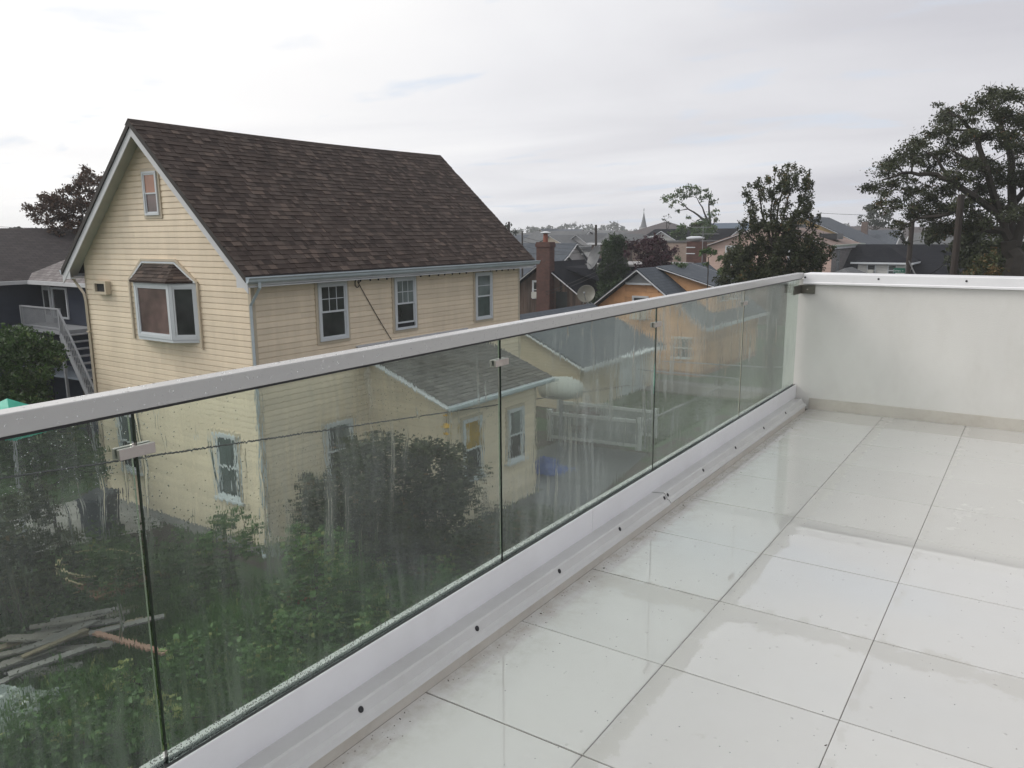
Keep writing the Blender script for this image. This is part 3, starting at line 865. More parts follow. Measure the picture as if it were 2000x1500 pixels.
# the long face
w = double_hung(ch, FS, 1.76, 2.64, 4.60, 5.93, PANE, PANE, .06, grid=(3, 2)); 
w = double_hung(ch, FS, 4.26, 5.06, 4.60, 5.93, PANEW, PANE, .06, grid=(3, 2), raised=.10)
w = double_hung(ch, FS, 7.62, 8.42, 4.54, 5.90, PANEW, PANEG, .06, grid=(1, 2))
w = double_hung(ch, FS, 1.76, 2.62, 1.28, 2.66, PANEW, PANE, .06)
# little sleeve of an air conditioner
v = MB(); F = FF
v.fbox(F, fa_(5.90), fa_(5.84), .02, .16, 5.60, 5.92); v.fbox(F, fa_(5.40), fa_(5.34), .02, .16, 5.60, 5.92); v.fbox(F, fa_(5.84), fa_(5.40), .02, .16, 5.86, 5.92); v.fbox(F, fa_(5.84), fa_(5.40), .02, .16, 5.60, 5.66)
vo_ = v.build('air_conditioner_sleeve', CREAMTRIM, ch); MB().fbox(F, fa_(5.84), fa_(5.40), .02, .10, 5.66, 5.86).build('dark_grille', DARKM, vo_)
# bay window: front sash plane and two canted flanks
bay = MB()
BV = [(4.36, 0), (3.72, .36), (2.36, .36), (1.86, 0)]            # (distance from corner, outward)
BP = [Vector((-p[0], -p[1], 0)) for p in BV]
zb0, zb1 = 4.72, 5.97
flr = [Vector((p.x, p.y, zb0)) for p in BP]
bay.slab(flr, .07)
hd = [Vector((p.x * 1, p.y, zb1 + .02)) for p in BP]
bay.slab([p + Vector((0, 0, .0)) for p in hd], .04)
bayo = bay.build('bay_window', WHITE, ch, label='canted bay window with its own little shingle roof')
for i, (a, b) in enumerate(((0, 1), (1, 2), (2, 3))):
    P, Q = BP[a], BP[b]; A = (Q - P); Lb = A.length; A = A.normalized(); N = A.cross(VZ)
    if N.y > 0: N = -N
    Fb = (Vector((P.x, P.y, 0)), A, N)
    m = MB(); t = .075
    for a0, a1, y0, y1 in ((0, t, zb0, zb1 - .02), (Lb - t, Lb, zb0, zb1 - .02), (t, Lb - t, zb1 - .02 - t, zb1 - .02), (t, Lb - t, zb0, zb0 + t)):
        m.fbox(Fb, a0 + .002, a1 - .002, -.05, .012 + .003 * i, y0, y1)
    for a0, a1, y0, y1 in ((t, t + .035, zb0 + t, zb1 - .02 - t), (Lb - t - .035, Lb - t, zb0 + t, zb1 - .02 - t), (t + .035, Lb - t - .035, zb1 - .055 - t, zb1 - .02 - t), (t + .035, Lb - t - .035, zb0 + t, zb0 + t + .035)):
        m.fbox(Fb, a0, a1, -.05, .003, y0, y1)
    fr_ = m.build('sash', WHITE, bayo)
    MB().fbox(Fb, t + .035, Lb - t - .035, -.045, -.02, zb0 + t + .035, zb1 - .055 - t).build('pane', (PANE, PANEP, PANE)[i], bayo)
TP_ = [Vector((-3.80, -.035, 6.36)), Vector((-2.58, -.035, 6.36))]
rfb = MB()
E_ = [Vector((p.x, p.y, zb1 + .03)) for p in BP]
E_ = [Vector((-4.38, -.02, zb1 + .03)), Vector((-3.76, -.44, zb1 + .03)), Vector((-2.32, -.44, zb1 + .03)), Vector((-1.84, -.02, zb1 + .03))]
for quad in ((E_[1], E_[2], TP_[1], TP_[0]), (E_[0], E_[1], TP_[0]), (E_[2], E_[3], TP_[1])):
    rfb.slab(quad, .03, .2)
bro = rfb.build('bay_roof', SHG, bayo, uv=False)
def rows_on(face, parent, exp=.105, wid=.19):
    """shingle rows on one facet given as eave0, eave1, top1, top0 (top1 may equal top0)"""
    e0, e1, t1, t0 = face; m = MB(); n = max(1, int(((t0 + t1) / 2 - (e0 + e1) / 2).length / exp)); nrm = (e1 - e0).cross(t0 - e0).normalized()
    if nrm.z < 0: nrm = -nrm
    for k in range(n):
        f0, f1 = k / n, min(1, (k + 1.05) / n)
        L0, L1 = e0.lerp(t0, f0), e1.lerp(t1, f0); U0, U1 = e0.lerp(t0, f1), e1.lerp(t1, f1)
        c = max(1, int((L1 - L0).length / wid)); off = random.random() * .5
        cuts = [0] + [(j + off) / c for j in range(c) if 0.02 < (j + off) / c < .98] + [1]
        for a, b in zip(cuts[:-1], cuts[1:]):
            h = random.choice((.012, .020)); t = random.random()
            b_ = b - .004 / max(.05, (L1 - L0).length)
            m.hull8([L0.lerp(L1, a), L0.lerp(L1, b_), U0.lerp(U1, b_), U0.lerp(U1, a),
                     L0.lerp(L1, a) + nrm * h, L0.lerp(L1, b_) + nrm * h, U0.lerp(U1, b_) + nrm * .003, U0.lerp(U1, a) + nrm * .003], t)
    return m.build('shingle_courses', SHG, parent, uv=False)
rows_on((E_[1], E_[2], TP_[1], TP_[0]), bayo); rows_on((E_[2], E_[3], TP_[1], TP_[1]), bayo); rows_on((E_[0], E_[1], TP_[0], TP_[0]), bayo)
# J trim round the bay
fr = MB(); path = [(4.46, 4.58), (4.46, 5.98), (3.86, 6.46), (2.52, 6.46), (1.76, 5.98), (1.76, 4.52)]
pts = [Vector((-a, -.028, z)) for a, z in path]
for p, q_ in zip(pts[:-1], pts[1:]): fr.bar(p, q_, .055, .075, VY)
fr.build('bay_trim', CREAMTRIM, bayo)
fr = MB(); path = [(4.39, 5.98), (3.83, 6.405), (2.55, 6.405), (1.83, 5.98)]
pts = [Vector((-a, -.045, z)) for a, z in path]
for p, q_ in zip(pts[:-1], pts[1:]): fr.bar(p, q_, .04, .05, VY)
fr.build('bay_flashing', WHITE, bayo)
# cable stapled to the long face and the festoon of bulbs under the gutter
cb3 = MB(); cp_ = []
for k in range(13):
    f = k / 12; cp_.append((.035, 3.02 + 1.12 * f + .05 * math.sin(f * 3.1), 5.90 - 1.56 * f - .10 * math.sin(f * 3.14)))
loop = [(.04, 3.0 + .07 * math.cos(a), 5.86 + .10 * math.sin(a)) for a in [k * .7 for k in range(9)]]
cb3.tube(cp_, .009, 5); cb3.tube(loop, .011, 5)
tag(cb3.build('hanging_cable', WIRE, None), 'black cable drooping from under the gutter down the long cream wall', 'cable')
bpy.data.objects['hanging_cable'].matrix_world = Matrix.Translation(C0) @ Matrix.Rotation(GA, 4, 'Z')
ls = empty('string_lights', G(.03, 6, 6.0), GA, 'string of small dark bulbs under the gutter of the cream house', 'lights')
m = MB()
us = [3.12, 3.45, 3.73, 4.03, 4.36, 4.69, 5.3, 5.64, 6.02, 6.28, 6.61, 6.93, 7.23, 8.0, 8.36, 8.68, 8.97, 9.29, 9.59]
m.tube([(.0, u - 6, -.02 + .02 * math.sin(k * 2.1)) for k, u in enumerate(us)], .006, 4); m.build('wire', WIRE, ls)
for u in us:
    b = MB(); b.lathe([(.010, -.11), (.022, -.09), (.026, -.06), (.014, -.03), (.013, .005)], (.0, u - 6, 0), 7); b.build('bulb', WIRE, ls, uv=False)
# flashing where the wing meets the wall
fl = MB(); fl.box(.0, .09, 2.88, 7.2, 4.335, 4.375); flo = fl.build('roof_flashing', TRIM, ch)
fl = MB(); fl.box(.0, .07, 2.90, 7.18, 4.24, 4.333); fl.build('black_underside', DARKM, flo)  # solid black underside of the flashing strip

# ---- lean-to wing
WW, WY0, WY1 = 2.45, 3.32, 7.03
wg = MB()
zt = lambda x: 4.27 - x * (4.27 - 3.22) / 2.80
wg.v = [(0, WY0, 0), (WW, WY0, 0), (WW, WY0, zt(WW) - .12), (0, WY0, zt(0) - .12), (0, WY1, 0), (WW, WY1, 0), (WW, WY1, zt(WW) - .12), (0, WY1, zt(0) - .12)]
wg.f = [(0, 1, 2, 3), (7, 6, 5, 4), (1, 5, 6, 2)]; wg.t = [.5] * 3
wing = wg.build('wing', CREAM, ch, label='low lean-to wing with a shallow roof')
siding(wing, (Vector((.02, WY0, 0)), VX, -VY), lambda z: (0, min(WW - .08, (4.27 - .14 - z) / .375 - .02)), .24, 4.05, CREAM)
FW = (Vector((WW, WY0, 0)), VY, VX)
siding(wing, FW, lambda z: (.06, WY1 - WY0 - .06), .24, 3.18, CREAM)
MB().fbox(FW, -.022, .06, .0005, .0225, .2, 3.18).build('corner_post', CREAMTRIM, wing)
MB().fbox(FW, WY1 - WY0 - .06, WY1 - WY0 + .01, .0005, .0225, .2, 3.18).build('corner_post', CREAMTRIM, wing)
wr = MB(); wr.slab([(0.012, 2.93, zt(0) - .01), (2.80, 2.93, zt(2.8) - .01), (2.80, 7.33, zt(2.8) - .01), (0.012, 7.33, zt(0) - .01)], .12); wro = wr.build('wing_roof', TRIM, wing)
m = MB(); al = math.atan(.375); ns = 20
for r_ in range(ns):
    xa = 2.80 - r_ * .14 * math.cos(al); xb = max(.02, xa - .147 * math.cos(al)); y = 2.92 - random.random() * .2
    while y < 7.34:
        w = random.choice((.16, .2, .24, .3)); ya, yb = max(y, 2.925), min(y + w, 7.335); y += w
        if yb - ya < .03: continue
        h = random.choice((.012, .020)); t = random.gauss(.45, .2)
        m.hull8([(xa, ya, zt(xa) - .009), (xa, yb - .002, zt(xa) - .009), (xb, yb - .002, zt(xb) - .009), (xb, ya, zt(xb) - .009),
                 (xa, ya, zt(xa) + h), (xa, yb - .002, zt(xa) + h), (xb, yb - .002, zt(xb) + .003), (xb, ya, zt(xb) + .003)], min(1, max(0, t)))
wsh = NT('grey_brown_shingle'); a_ = wsh.attr(); wsh.l(wsh.mix(a_, (.055, .05, .045), (.14, .13, .12)), wsh.b.inputs['Base Color']); wsh.b.inputs['Roughness'].default_value = .7
m.build('wing_shingles', wsh.m, wing, uv=False, kind='stuff')
gw = MB(); gw.prism([(2.81, 3.19), (2.81, 3.08), (2.88, 3.08), (2.92, 3.12), (2.92, 3.19)], 2.90, 7.36); gw.build('gutter', GUT, wing)
gw = MB(); gw.bar((0, 2.915, 4.20), (2.82, 2.915, 3.15), .03, .15, VY); gw.bar((0, 7.345, 4.20), (2.82, 7.345, 3.15), .03, .15, VY); gw.build('rake_board', TRIM, wing)
FWw = FW
w = double_hung(wing, FW, .50, 1.24, 1.15, 2.66, PANEY, PANE, .055, sill=True); w['label'] = 'wing window with a yellow blind in its upper half'
w = double_hung(wing, FW, 2.36, 3.06, 1.15, 2.56, PANEW, PANE, .055, sill=True)
orn = empty('hanging_ornament', G(2.66, 3.0, 3.1), GA, 'yellow wind ornament hanging from the corner of the wing roof', 'ornament')
YEL = M('yellow_plastic', (.62, .36, .04), .5, .1, 5)
m = MB(); m.tube([(0, 0, .0), (0, 0, -.62)], .006, 4); m.build('cord', WIRE, orn)
for z, r in ((-.12, .05), (-.36, .11), (-.55, .06)):
    m = MB(); m.lathe([(r * .2, -r * .7), (r, -r * .35), (r * .85, 0), (r * .2, r * .5)], (0, 0, z), 8); m.build('bell', YEL, orn)

# ================================================================== NEIGHBOURS
SH_BLUE = shingle_mat('blue_grey_shingle', [(.062, .074, .092), (.085, .098, .115), (.055, .065, .08)], .3, .2)
SH_GREY = shingle_mat('mid_grey_shingle', [(.10, .105, .11), (.13, .135, .14), (.085, .09, .095)], .4, .25)
SH_DARK = shingle_mat('charcoal_shingle', [(.009, .010, .014), (.015, .016, .021), (.007, .008, .011)], .4, .25)
SH_DARK.node_tree.nodes['Principled BSDF'].inputs['Specular IOR Level'].default_value = .05
SH_BROWN = shingle_mat('dusky_brown_shingle', [(.040, .034, .035), (.062, .054, .054), (.03, .026, .028)], .32, .16)
SH_PALE = shingle_mat('silvery_pale_shingle', [(.15, .135, .135), (.24, .22, .22), (.10, .09, .092)], .32, .16)  # paler tone for the right-hand roof section of the navy house
SH_RED = shingle_mat('grey_brown_hip_shingle', [(.085, .075, .078), (.11, .10, .10), (.07, .062, .065)], .4, .3)
LAPW = lap_mat('white_lap_siding', (.58, .58, .56), .2)
LAPC = lap_mat('pale_yellow_lap_siding', (.53, .445, .335), .12)
LAPG = lap_mat('grey_lap_siding', (.34, .34, .35), .2)
LAPP = lap_mat('pink_lap_siding', (.50, .36, .31), .24)
LAPY = lap_mat('yellow_wall_siding', (.62, .44, .20), .2)
NAVY = M('navy_blue_siding', (.026, .034, .055), .5, .15, 1.4, stretch=(1, 1, 5))
TAN = brick_mat('tan_brick', (.27, .20, .165), (.31, .24, .20), (.25, .21, .18))
REDB = brick_mat('red_chimney_brick', (.072, .025, .019), (.105, .038, .028), (.08, .06, .05))
GRYB = brick_mat('grey_stone_siding', (.17, .16, .16), (.22, .205, .20), (.13, .12, .12), .35, .12)
WB = brick_mat('dark_brown_brick', (.11, .075, .062), (.15, .10, .085), (.13, .11, .10))

def house(name, label, x0, y0, w_, l_, eave, ridge, axis, wall, roofm, over=.35, group=None, trim=TRIM, th=.16, inset=0.0, cat='house', turn=0.0):
    root = grid_root(name, x0, y0, label, cat, group, turn)
    m = MB(); e = eave
    if axis == 'y': pk = ridge - th; m.v = [(0, 0, 0), (w_, 0, 0), (w_, 0, e), (w_ / 2, 0, pk), (0, 0, e), (0, l_, 0), (w_, l_, 0), (w_, l_, e), (w_ / 2, l_, pk), (0, l_, e)]
    elif axis == 'x': pk = ridge - th; m.v = [(0, l_, 0), (0, 0, 0), (0, 0, e), (0, l_ / 2, pk), (0, l_, e), (w_, l_, 0), (w_, 0, 0), (w_, 0, e), (w_, l_ / 2, pk), (w_, l_, e)]
    if axis in 'xy':
        m.f = [(0, 1, 2, 3, 4), (9, 8, 7, 6, 5), (1, 6, 7, 2), (5, 0, 4, 9)]; m.t = [.5] * 4
    else: m.box(0, w_, 0, l_, 0, e)
    m.build('wall', wall, root)
    r = MB(); o = over
    if axis == 'y':
        s = (ridge - e) / (w_ / 2); ze = e - o * s + 0 
        r.slab([(w_ + o, -o, ze), (w_ + o, l_ + o, ze), (w_ / 2, l_ + o, ridge), (w_ / 2, -o, ridge)], th)
        r.slab([(w_ / 2, -o, ridge), (w_ / 2, l_ + o, ridge), (-o, l_ + o, ze), (-o, -o, ze)], th)
    elif axis == 'x':
        s = (ridge - e) / (l_ / 2); ze = e - o * s
        r.slab([(-o, -o, ze), (w_ + o, -o, ze), (w_ + o, l_ / 2, ridge), (-o, l_ / 2, ridge)], th)
        r.slab([(-o, l_ / 2, ridge), (w_ + o, l_ / 2, ridge), (w_ + o, l_ + o, ze), (-o, l_ + o, ze)], th)
    elif axis == 'hip':
        i = inset or min(w_, l_) / 2; ze = e
        a, b, c, d = (-o, -o, ze), (w_ + o, -o, ze), (w_ + o, l_ + o, ze), (-o, l_ + o, ze)
        if w_ >= l_: p, q = (i, l_ / 2, ridge), (w_ - i, l_ / 2, ridge); fs = ((a, b, q, p), (b, c, q), (c, d, p, q), (d, a, p))
        else: p, q = (w_ / 2, i, ridge), (w_ / 2, l_ - i, ridge); fs = ((a, b, p), (b, c, q, p), (c, d, q), (d, a, p, q))
        for f in fs: r.poly(f)
        r.box(-o, w_ + o, -o, l_ + o, ze - .16, ze - .003)
    elif axis == 'flat': r.box(-.08, w_ + .08, -.08, l_ + .08, e, ridge)
    ro = r.build('roof', roofm, root)
    if axis in ('x', 'y'):
        t = MB(); k = .035
        if axis == 'y':
            for yy in (-o - k, l_ + o):
                for xe in (w_ + o + .0, -o - .0):
                    a, b = Vector((w_ / 2, yy + k / 2, ridge - .10)), Vector((xe, yy + k / 2, ze - .10))
                    t.bar(a, b, k, .17 + .002 * (xe > 0), VY)
            for xe in (w_ + o, -o - k): t.box(xe, xe + k, -o, l_ + o, ze - .2, ze - .02)
        else:
            for xx in (-o - k, w_ + o):
                for ye in (l_ + o, -o):
                    t.bar(Vector((xx + k / 2, l_ / 2, ridge - .10)), Vector((xx + k / 2, ye, ze - .10)), k, .17, VX)
            for ye in (-o - k, l_ + o): t.box(-o, w_ + o, ye, ye + k, ze - .2, ze - .02)
        t.build('fascia', trim, root)
    else:
        t = MB()
        if axis == 'hip':
            k = .04
            t.box(-o - k, w_ + o + k, -o - k, -o, e - .2, e - .01); t.box(-o - k, w_ + o + k, l_ + o, l_ + o + k, e - .2, e - .01); t.box(w_ + o, w_ + o + k, -o, l_ + o, e - .2, e - .01); t.box(-o - k, -o, -o, l_ + o, e - .2, e - .01)
            t.build('fascia', trim, root)
    F = {'front': (V0.copy(), VX, -VY), 'right': (Vector((w_, 0, 0)), VY, VX), 'left': (Vector((0, l_, 0)), -VY, -VX)}
    return root, F, ro
def win(root, F, a0, a1, z0, z1, pane=PANE, frame=WHITE, mull=True, ac=False):
    """a window on a far wall: frame > pane"""
    m = MB(); t = .07
    for q in ((a0, a0 + t, z0, z1), (a1 - t, a1, z0, z1), (a0 + t, a1 - t, z1 - t, z1), (a0 + t, a1 - t, z0, z0 + t)): m.fbox(F, q[0], q[1], -.02, .05, q[2], q[3])
    if mull: zc = (z0 + z1) / 2; m.fbox(F, a0 + t, a1 - t, -.02, .04, zc - .03, zc + .03)
    o = m.build('window', frame, root)
    MB().fbox(F, a0 + t, a1 - t, -.03, .012, z0 + t, z1 - t).build('pane', pane, o)
    if ac: MB().fbox(F, a0 + .1, a1 - .1, .013, .35, z0 + .08, z0 + .48).build('air_conditioner', MATS['ac_beige_metal'] if 'ac_beige_metal' in MATS else WHITE, o)
    return o
M('ac_beige_metal', (.45, .45, .42), .5, .05)

# ---- pale yellow garage
gr, F, _ = house('garage', 'small pale yellow garage with blue grey roof and white door', -8.4, 16.3, 6.95, 6.9, 2.02, 3.62, 'y', LAPC, SH_BLUE, .32, cat='garage')
m = MB()
for k in range(4): m.fbox(F['right'], 3.3, 5.9, .0, .035, .02 + k * .42, .02 + k * .42 + .405)
m.build('garage_door', WHITE, gr)
m = MB(); m.slab([F['right'][0] + Vector((.02, 3.0, 1.95)), F['right'][0] + Vector((.5, 3.0, 1.83)), F['right'][0] + Vector((.5, 6.2, 1.83)), F['right'][0] + Vector((.02, 6.2, 1.95))], .05); m.build('awning', WHITE, gr)
# ---- orange house with dormer
ox, oy, ow, ol = -6.85, 26.0, 6.55, 8.6
orh, F, oro = house('orange_house', 'orange shingled house with blue grey roof, dormer and white rakes', ox, oy, ow, ol, 2.78, 5.24, 'y', M('orange_wall_backing', (.30, .13, .05), .8, .1, 2), SH_BLUE, .38, th=.18)
ORN = M('orange_asbestos_shingle', (.56, .31, .155), .7, .12, 1.0, tint=.16, dirt=.35, dirtcol=(.28, .14, .07))
Ff = F['front']; z = .25; row = 0
meshc = {}
while z < 4.9:
    s_ = (5.24 - 2.78) / (ow / 2); half = min(ow / 2, (5.24 - .2 - z) / s_); a0, a1 = ow / 2 - half + .01, ow / 2 + half - .01
    off = .305 if row % 2 else 0; a = -off
    while a < a1:
        b0, b1 = max(a + .004, a0), min(a + .61 - .004, a1)
        if b1 - b0 > .06:
            m = MB(); O, A, N = Ff
            def P(a_, n, zz): q = O + A * a_ + N * n; return (q.x, q.y, q.z + zz)
            sh = 0.27
            zt_ = min(z + sh, 5.05)
            c0 = max(b0, ow / 2 - (5.04 - zt_) / s_) ; c1 = min(b1, ow / 2 + (5.04 - zt_) / s_)
            if c1 > c0 + .02:
                m.hull8([P(b0, .022, z), P(b1, .022, z), P(b1, .001, z), P(b0, .001, z), P(c0, .006, zt_), P(c1, .006, zt_), P(c1, .001, zt_), P(c0, .001, zt_)], random.random())
                m.build('wall_shingle', ORN, orh)
        a += .61
    z += .272; row += 1
z = .25; m = MB()
while z < 2.6:
    m.fbox(F['right'], .02, ol - .02, .001, .014, z, z + .262, random.random()); z += .272
m.build('side_courses', ORN, orh)
m = MB(); O = Vector((ow / 2, 0, 0))
m.slab([(ow / 2 - .72, -.20, 4.52), (ow / 2 + .72, -.20, 4.52), (ow / 2 + .72, -.01, 4.52), (ow / 2 - .72, -.01, 4.52)], .10); m.build('vent_sill', WHITE, orh)
m = MB(); m.hull8([(ow / 2 - .66, -.12, 4.53), (ow / 2 + .66, -.12, 4.53), (ow / 2 + .66, -.03, 4.53), (ow / 2 - .66, -.03, 4.53), (ow / 2 - .02, -.12, 5.0), (ow / 2 + .02, -.12, 5.0), (ow / 2 + .02, -.03, 5.0), (ow / 2 - .02, -.03, 5.0)])
m.build('gable_vent', M('grey_louvre', (.25, .26, .27), .6, .1), orh)
w = double_hung(orh, Ff, 2.88, 3.78, 2.66, 3.86, PANE, PANE, .06, casing=None, ac=True)
w = double_hung(orh, Ff, 5.25, 6.05, .85, 1.95, PANEG, PANE, .06, casing=None)
# shed dormer on the right slope
dm = MB(); d0, d1 = 2.1, 6.2
xo = ow - .25; s_ = (5.24 - 2.78) / (ow / 2)
zr_ = lambda x: 5.24 - abs(x - ow / 2) * s_
dm.v = [(ow / 2 + .1, d0, 5.05), (xo, d0, zr_(xo)), (xo, d0, 4.28), (ow / 2 + .1, d1, 5.05), (xo, d1, zr_(xo)), (xo, d1, 4.28)]
dm.f = [(0, 1, 2), (5, 4, 3), (1, 4, 5, 2)]; dm.t = [.5] * 3
dmo = dm.build('dormer', ORN, orh)
m = MB(); m.slab([(ow / 2 + .02, d0 - .28, 5.27), (xo + .35, d0 - .28, 4.30), (xo + .35, d1 + .28, 4.30), (ow / 2 + .02, d1 + .28, 5.27)], .10); m.build('dormer_roof', SH_BLUE, dmo)
m = MB(); m.bar((ow / 2 + .05, d0 - .295, 5.20), (xo + .36, d0 - .295, 4.23), .03, .14, VY); m.bar((ow / 2 + .05, d1 + .295, 5.24), (xo + .36, d1 + .295, 4.27), .03, .14, VY); m.build('dormer_rake', TRIM, dmo)
z = 3.3; m = MB()
while z < 4.9:
    zt_ = z + .262
    xa_ = ow / 2 + (5.24 - z) / s_; xb_ = ow / 2 + .1 + (5.05 - z) / ((5.05 - 4.28) / (xo - ow / 2 - .1))
    if z > 4.28: m.hull8([(ow / 2 + .12, d0 - .02, z), (min(xb_, xo), d0 - .02, z), (min(xb_, xo), d0 - .001, z), (ow / 2 + .12, d0 - .001, z), (ow / 2 + .12, d0 - .008, zt_), (max(ow / 2 + .14, min(xb_, xo) - .9), d0 - .008, zt_), (max(ow / 2 + .14, min(xb_, xo) - .9), d0 - .001, zt_), (ow / 2 + .12, d0 - .001, zt_)], random.random()) if False else None
    z += .272
for a in (1.0, 2.6): win(dmo, (Vector((xo, d0, 3.0)), VY, VX), a, a + .8, .45, 1.1)

# ---- brown board house with brick chimney
bwx, bwy, bww, bwl = -16.2, 32.0, 6.2, 8.0
WOOD = M('weathered_brown_boards', (.085, .055, .042), .85, .35, 1.2, .006, 14, tint=.45, stretch=(3, 3, .35), dirt=.5, dirtcol=(.15, .13, .115))
bh, F, bro_ = house('brown_house', 'weathered brown board house with tall brick chimney', bwx, bwy, bww, bwl, 3.1, 5.22, 'y', M('dark_board_backing', (.03, .022, .018), .9, .1), SH_DARK, .3)
m = MB(); a = .0; s_ = (5.22 - 3.1) / (bww / 2)
while a < bww - .05:
    w__ = random.uniform(.14, .22); b = min(a + w__ - .012, bww)
    zt0 = 5.0 - abs(a - bww / 2) * s_; zt1 = 5.0 - abs(b - bww / 2) * s_
    O, A, N = F['front']
    m.hull8([(a, -.028, .1), (b, -.028, .1), (b, -.001, .1), (a, -.001, .1), (a, -.028, zt0), (b, -.028, zt1), (b, -.001, zt1), (a, -.001, zt0)], random.random()); a += w__
m.build('boards', WOOD, bh, kind='stuff')
double_hung(bh, F['front'], 2.28, 3.12, 2.88, 4.05, PANE, PANE, .07, casing=None, ac=True)
MB().fbox(F['front'], 4.05, 4.85, .03, .05, .6, 3.4).build('dark_door', M('dark_green_door', (.02, .024, .024), .5, .2), bh)
chm = MB(); cxa, cxb = 2.96, 3.92
chm.box(cxa, cxb, -.62, -.032, 0, 6.15); chm.box(cxa - .05, cxb + .05, -.67, .02, 6.152, 6.34); chm.box(cxa - .02, cxb + .02, -.64, -.0, 6.342, 6.45)
cho = chm.build('chimney', REDB, bh)
fl_ = MB(); fl_.lathe([(.16, 6.45), (.14, 6.95)], (3.45, -.32, 0), 10); fl_.build('flue', M('terracotta', (.24, .08, .05), .8, .15, 4), cho, uv=False)
fl_ = MB(); fl_.lathe([(.12, 6.95), (.34, 7.0), (.34, 7.03), (.06, 7.10)], (3.45, -.32, 0), 12); fl_.build('cowl', WHITE, cho, uv=False)
# its low rear wing with the pale flat roof
bw2, F2, _ = house('flat_roofed_annex', 'dark annex with pale patched flat roof beside the brown board house', bwx + 3.4, bwy + 4.6, 5.6, 5.2, 4.82, 4.95, 'flat', SH_DARK, M('patched_silver_roofing', (.22, .21, .21), .5, .3, 1.3, dirt=.6, dirtcol=(.10, .09, .09)), cat='annex')
m = MB(); m.slab([(-.2, -3.0, 4.9), (5.9, -3.0, 3.2), (5.9, -.1, 4.3), (-.2, -.1, 4.93)], .1); m.build('sloping_roof', SH_DARK, bw2)

def dish(loc, rad, aim, label, mast=.7, tint=(.38, .38, .38)):
    r = empty('satellite_dish', loc, 0, label, 'satellite dish', 'satellite dishes on the roofs')
    ax = Vector(aim).normalized()
    d = MB(); pr = [(rad * k / 6, -rad * .22 * (1 - (k / 6) ** 2)) for k in range(0, 7)]
    pr = [(max(.002, p[0]), p[1]) for p in pr]
    d.lathe(pr + [(rad + .02, .012), (rad + .01, .03)] + [(p[0] * .98 + .001, p[1] + .03) for p in pr[::-1]], (0, 0, 0), 20, ax)
    d.build('reflector', M('dull_white_dish_%d' % int(rad * 100), tint, .45, .12, 2, dirt=.3, dirtcol=(.2, .19, .16)), r, uv=False)
    a = MB(); f = ax * rad * 1.1 + Vector((0, 0, -.1)); dn = Vector((0, 0, -rad)) * .98
    a.tube([dn * .95, f * .6 + dn * .5, f], .02, 5); a.lathe([(.05, -.06), (.06, .0), (.03, .08)], f, 8, -ax); a.build('feed_arm', M('grey_galvanised', (.25, .26, .27), .5, .1), r, uv=False)
    b = MB(); b.tube([V0 - ax * rad * .25, Vector((0, 0, -mast)) - ax * rad * .3], .035, 6)
    b.tube([(-.3, .2, -mast), Vector((0, 0, -mast * .4)) - ax * rad * .3], .02, 5); b.tube([(.3, .2, -mast), Vector((0, 0, -mast * .4)) - ax * rad * .3], .02, 5)
    b.build('mast', M('grey_galvanised', (.25, .26, .27), .5, .1), r, uv=False)
dish(at(1160, 503, 51) , .78, (-.55, -.75, .35), 'big grey mesh dish on tripod over the pale flat roof', 1.0, (.055, .06, .068))
dish(at(1145, 574, 43), .48, (.25, -.85, .35), 'small cream dish at the lower end of the brown house rake', .55, (.11, .107, .085))

# ---- tan brick block, white gabled house, hips and the rest
tb, F, _ = house('brick_building', 'long low tan brick building with a flat parapet roof', -21.7, 62, 6.9, 12, 6.0, 6.12, 'flat', TAN, M('tar_roof', (.06, .06, .062), .8, .2), cat='building')
t2, F, _ = house('brown_brick_house', 'brown brick house with shallow hipped roof and window air conditioner', -26.0, 61.5, 4.25, 9, 6.0, 6.85, 'hip', WB, SH_GREY, .3)
win(t2, F['front'], .35, 1.0, 5.1, 5.8, PANEW, ac=True); win(t2, F['front'], 1.5, 1.95, 4.6, 5.6)
sk = MB(); sk.box(.0, .9, 0, .6, 0, .12); o_ = sk.build('skylight', PANEW); o_.location = G(-21.9, 66, 6.35); o_.rotation_euler = (.25, 0, GA); tag(o_, 'tilted bright skylight on the roof behind the brick parapet', 'skylight')
sk = MB(); sk.lathe([(.5, 0), (.46, .18), (.3, .3), (.05, .35)], (0, 0, 0), 12); o_ = sk.build('roof_dome', WHITE, smooth=True, uv=False); o_.location = G(-21.6, 75, 6.5); tag(o_, 'small white domed rooflight near the grey hip roof', 'rooflight')
wgx, F, _ = house('white_gabled_house', 'charcoal roofed house with a white front gable', -25.6, 72, 9.4, 9, 6.1, 7.35, 'x', LAPW, SH_DARK, .3)
m = MB(); m.v = [(1.2, -1.2, 0), (5.2, -1.2, 0), (5.2, -1.2, 5.95), (3.2, -1.2, 7.05), (1.2, -1.2, 5.95), (1.2, 3, 0), (5.2, 3, 0), (5.2, 3, 5.95), (3.2, 3, 7.05), (1.2, 3, 5.95)]
m.f = [(0, 1, 2, 3, 4), (1, 6, 7, 2), (5, 0, 4, 9)]; m.t = [.5] * 3; gb = m.build('front_gable', LAPW, wgx)
m = MB(); m.slab([(5.6, -1.5, 5.80), (5.6, 4, 5.80), (3.2, 4, 7.2), (3.2, -1.5, 7.2)], .12); m.slab([(3.2, -1.5, 7.2), (3.2, 4, 7.2), (.8, 4, 5.80), (.8, -1.5, 5.80)], .12); m.build('gable_roof', SH_DARK, gb)
m = MB(); m.bar((3.2, -1.53, 7.08), (5.62, -1.53, 5.68), .05, .22, VY); m.bar((3.2, -1.53, 7.08), (.78, -1.53, 5.68), .05, .221, VY); m.build('rake_board', WHITE, gb)
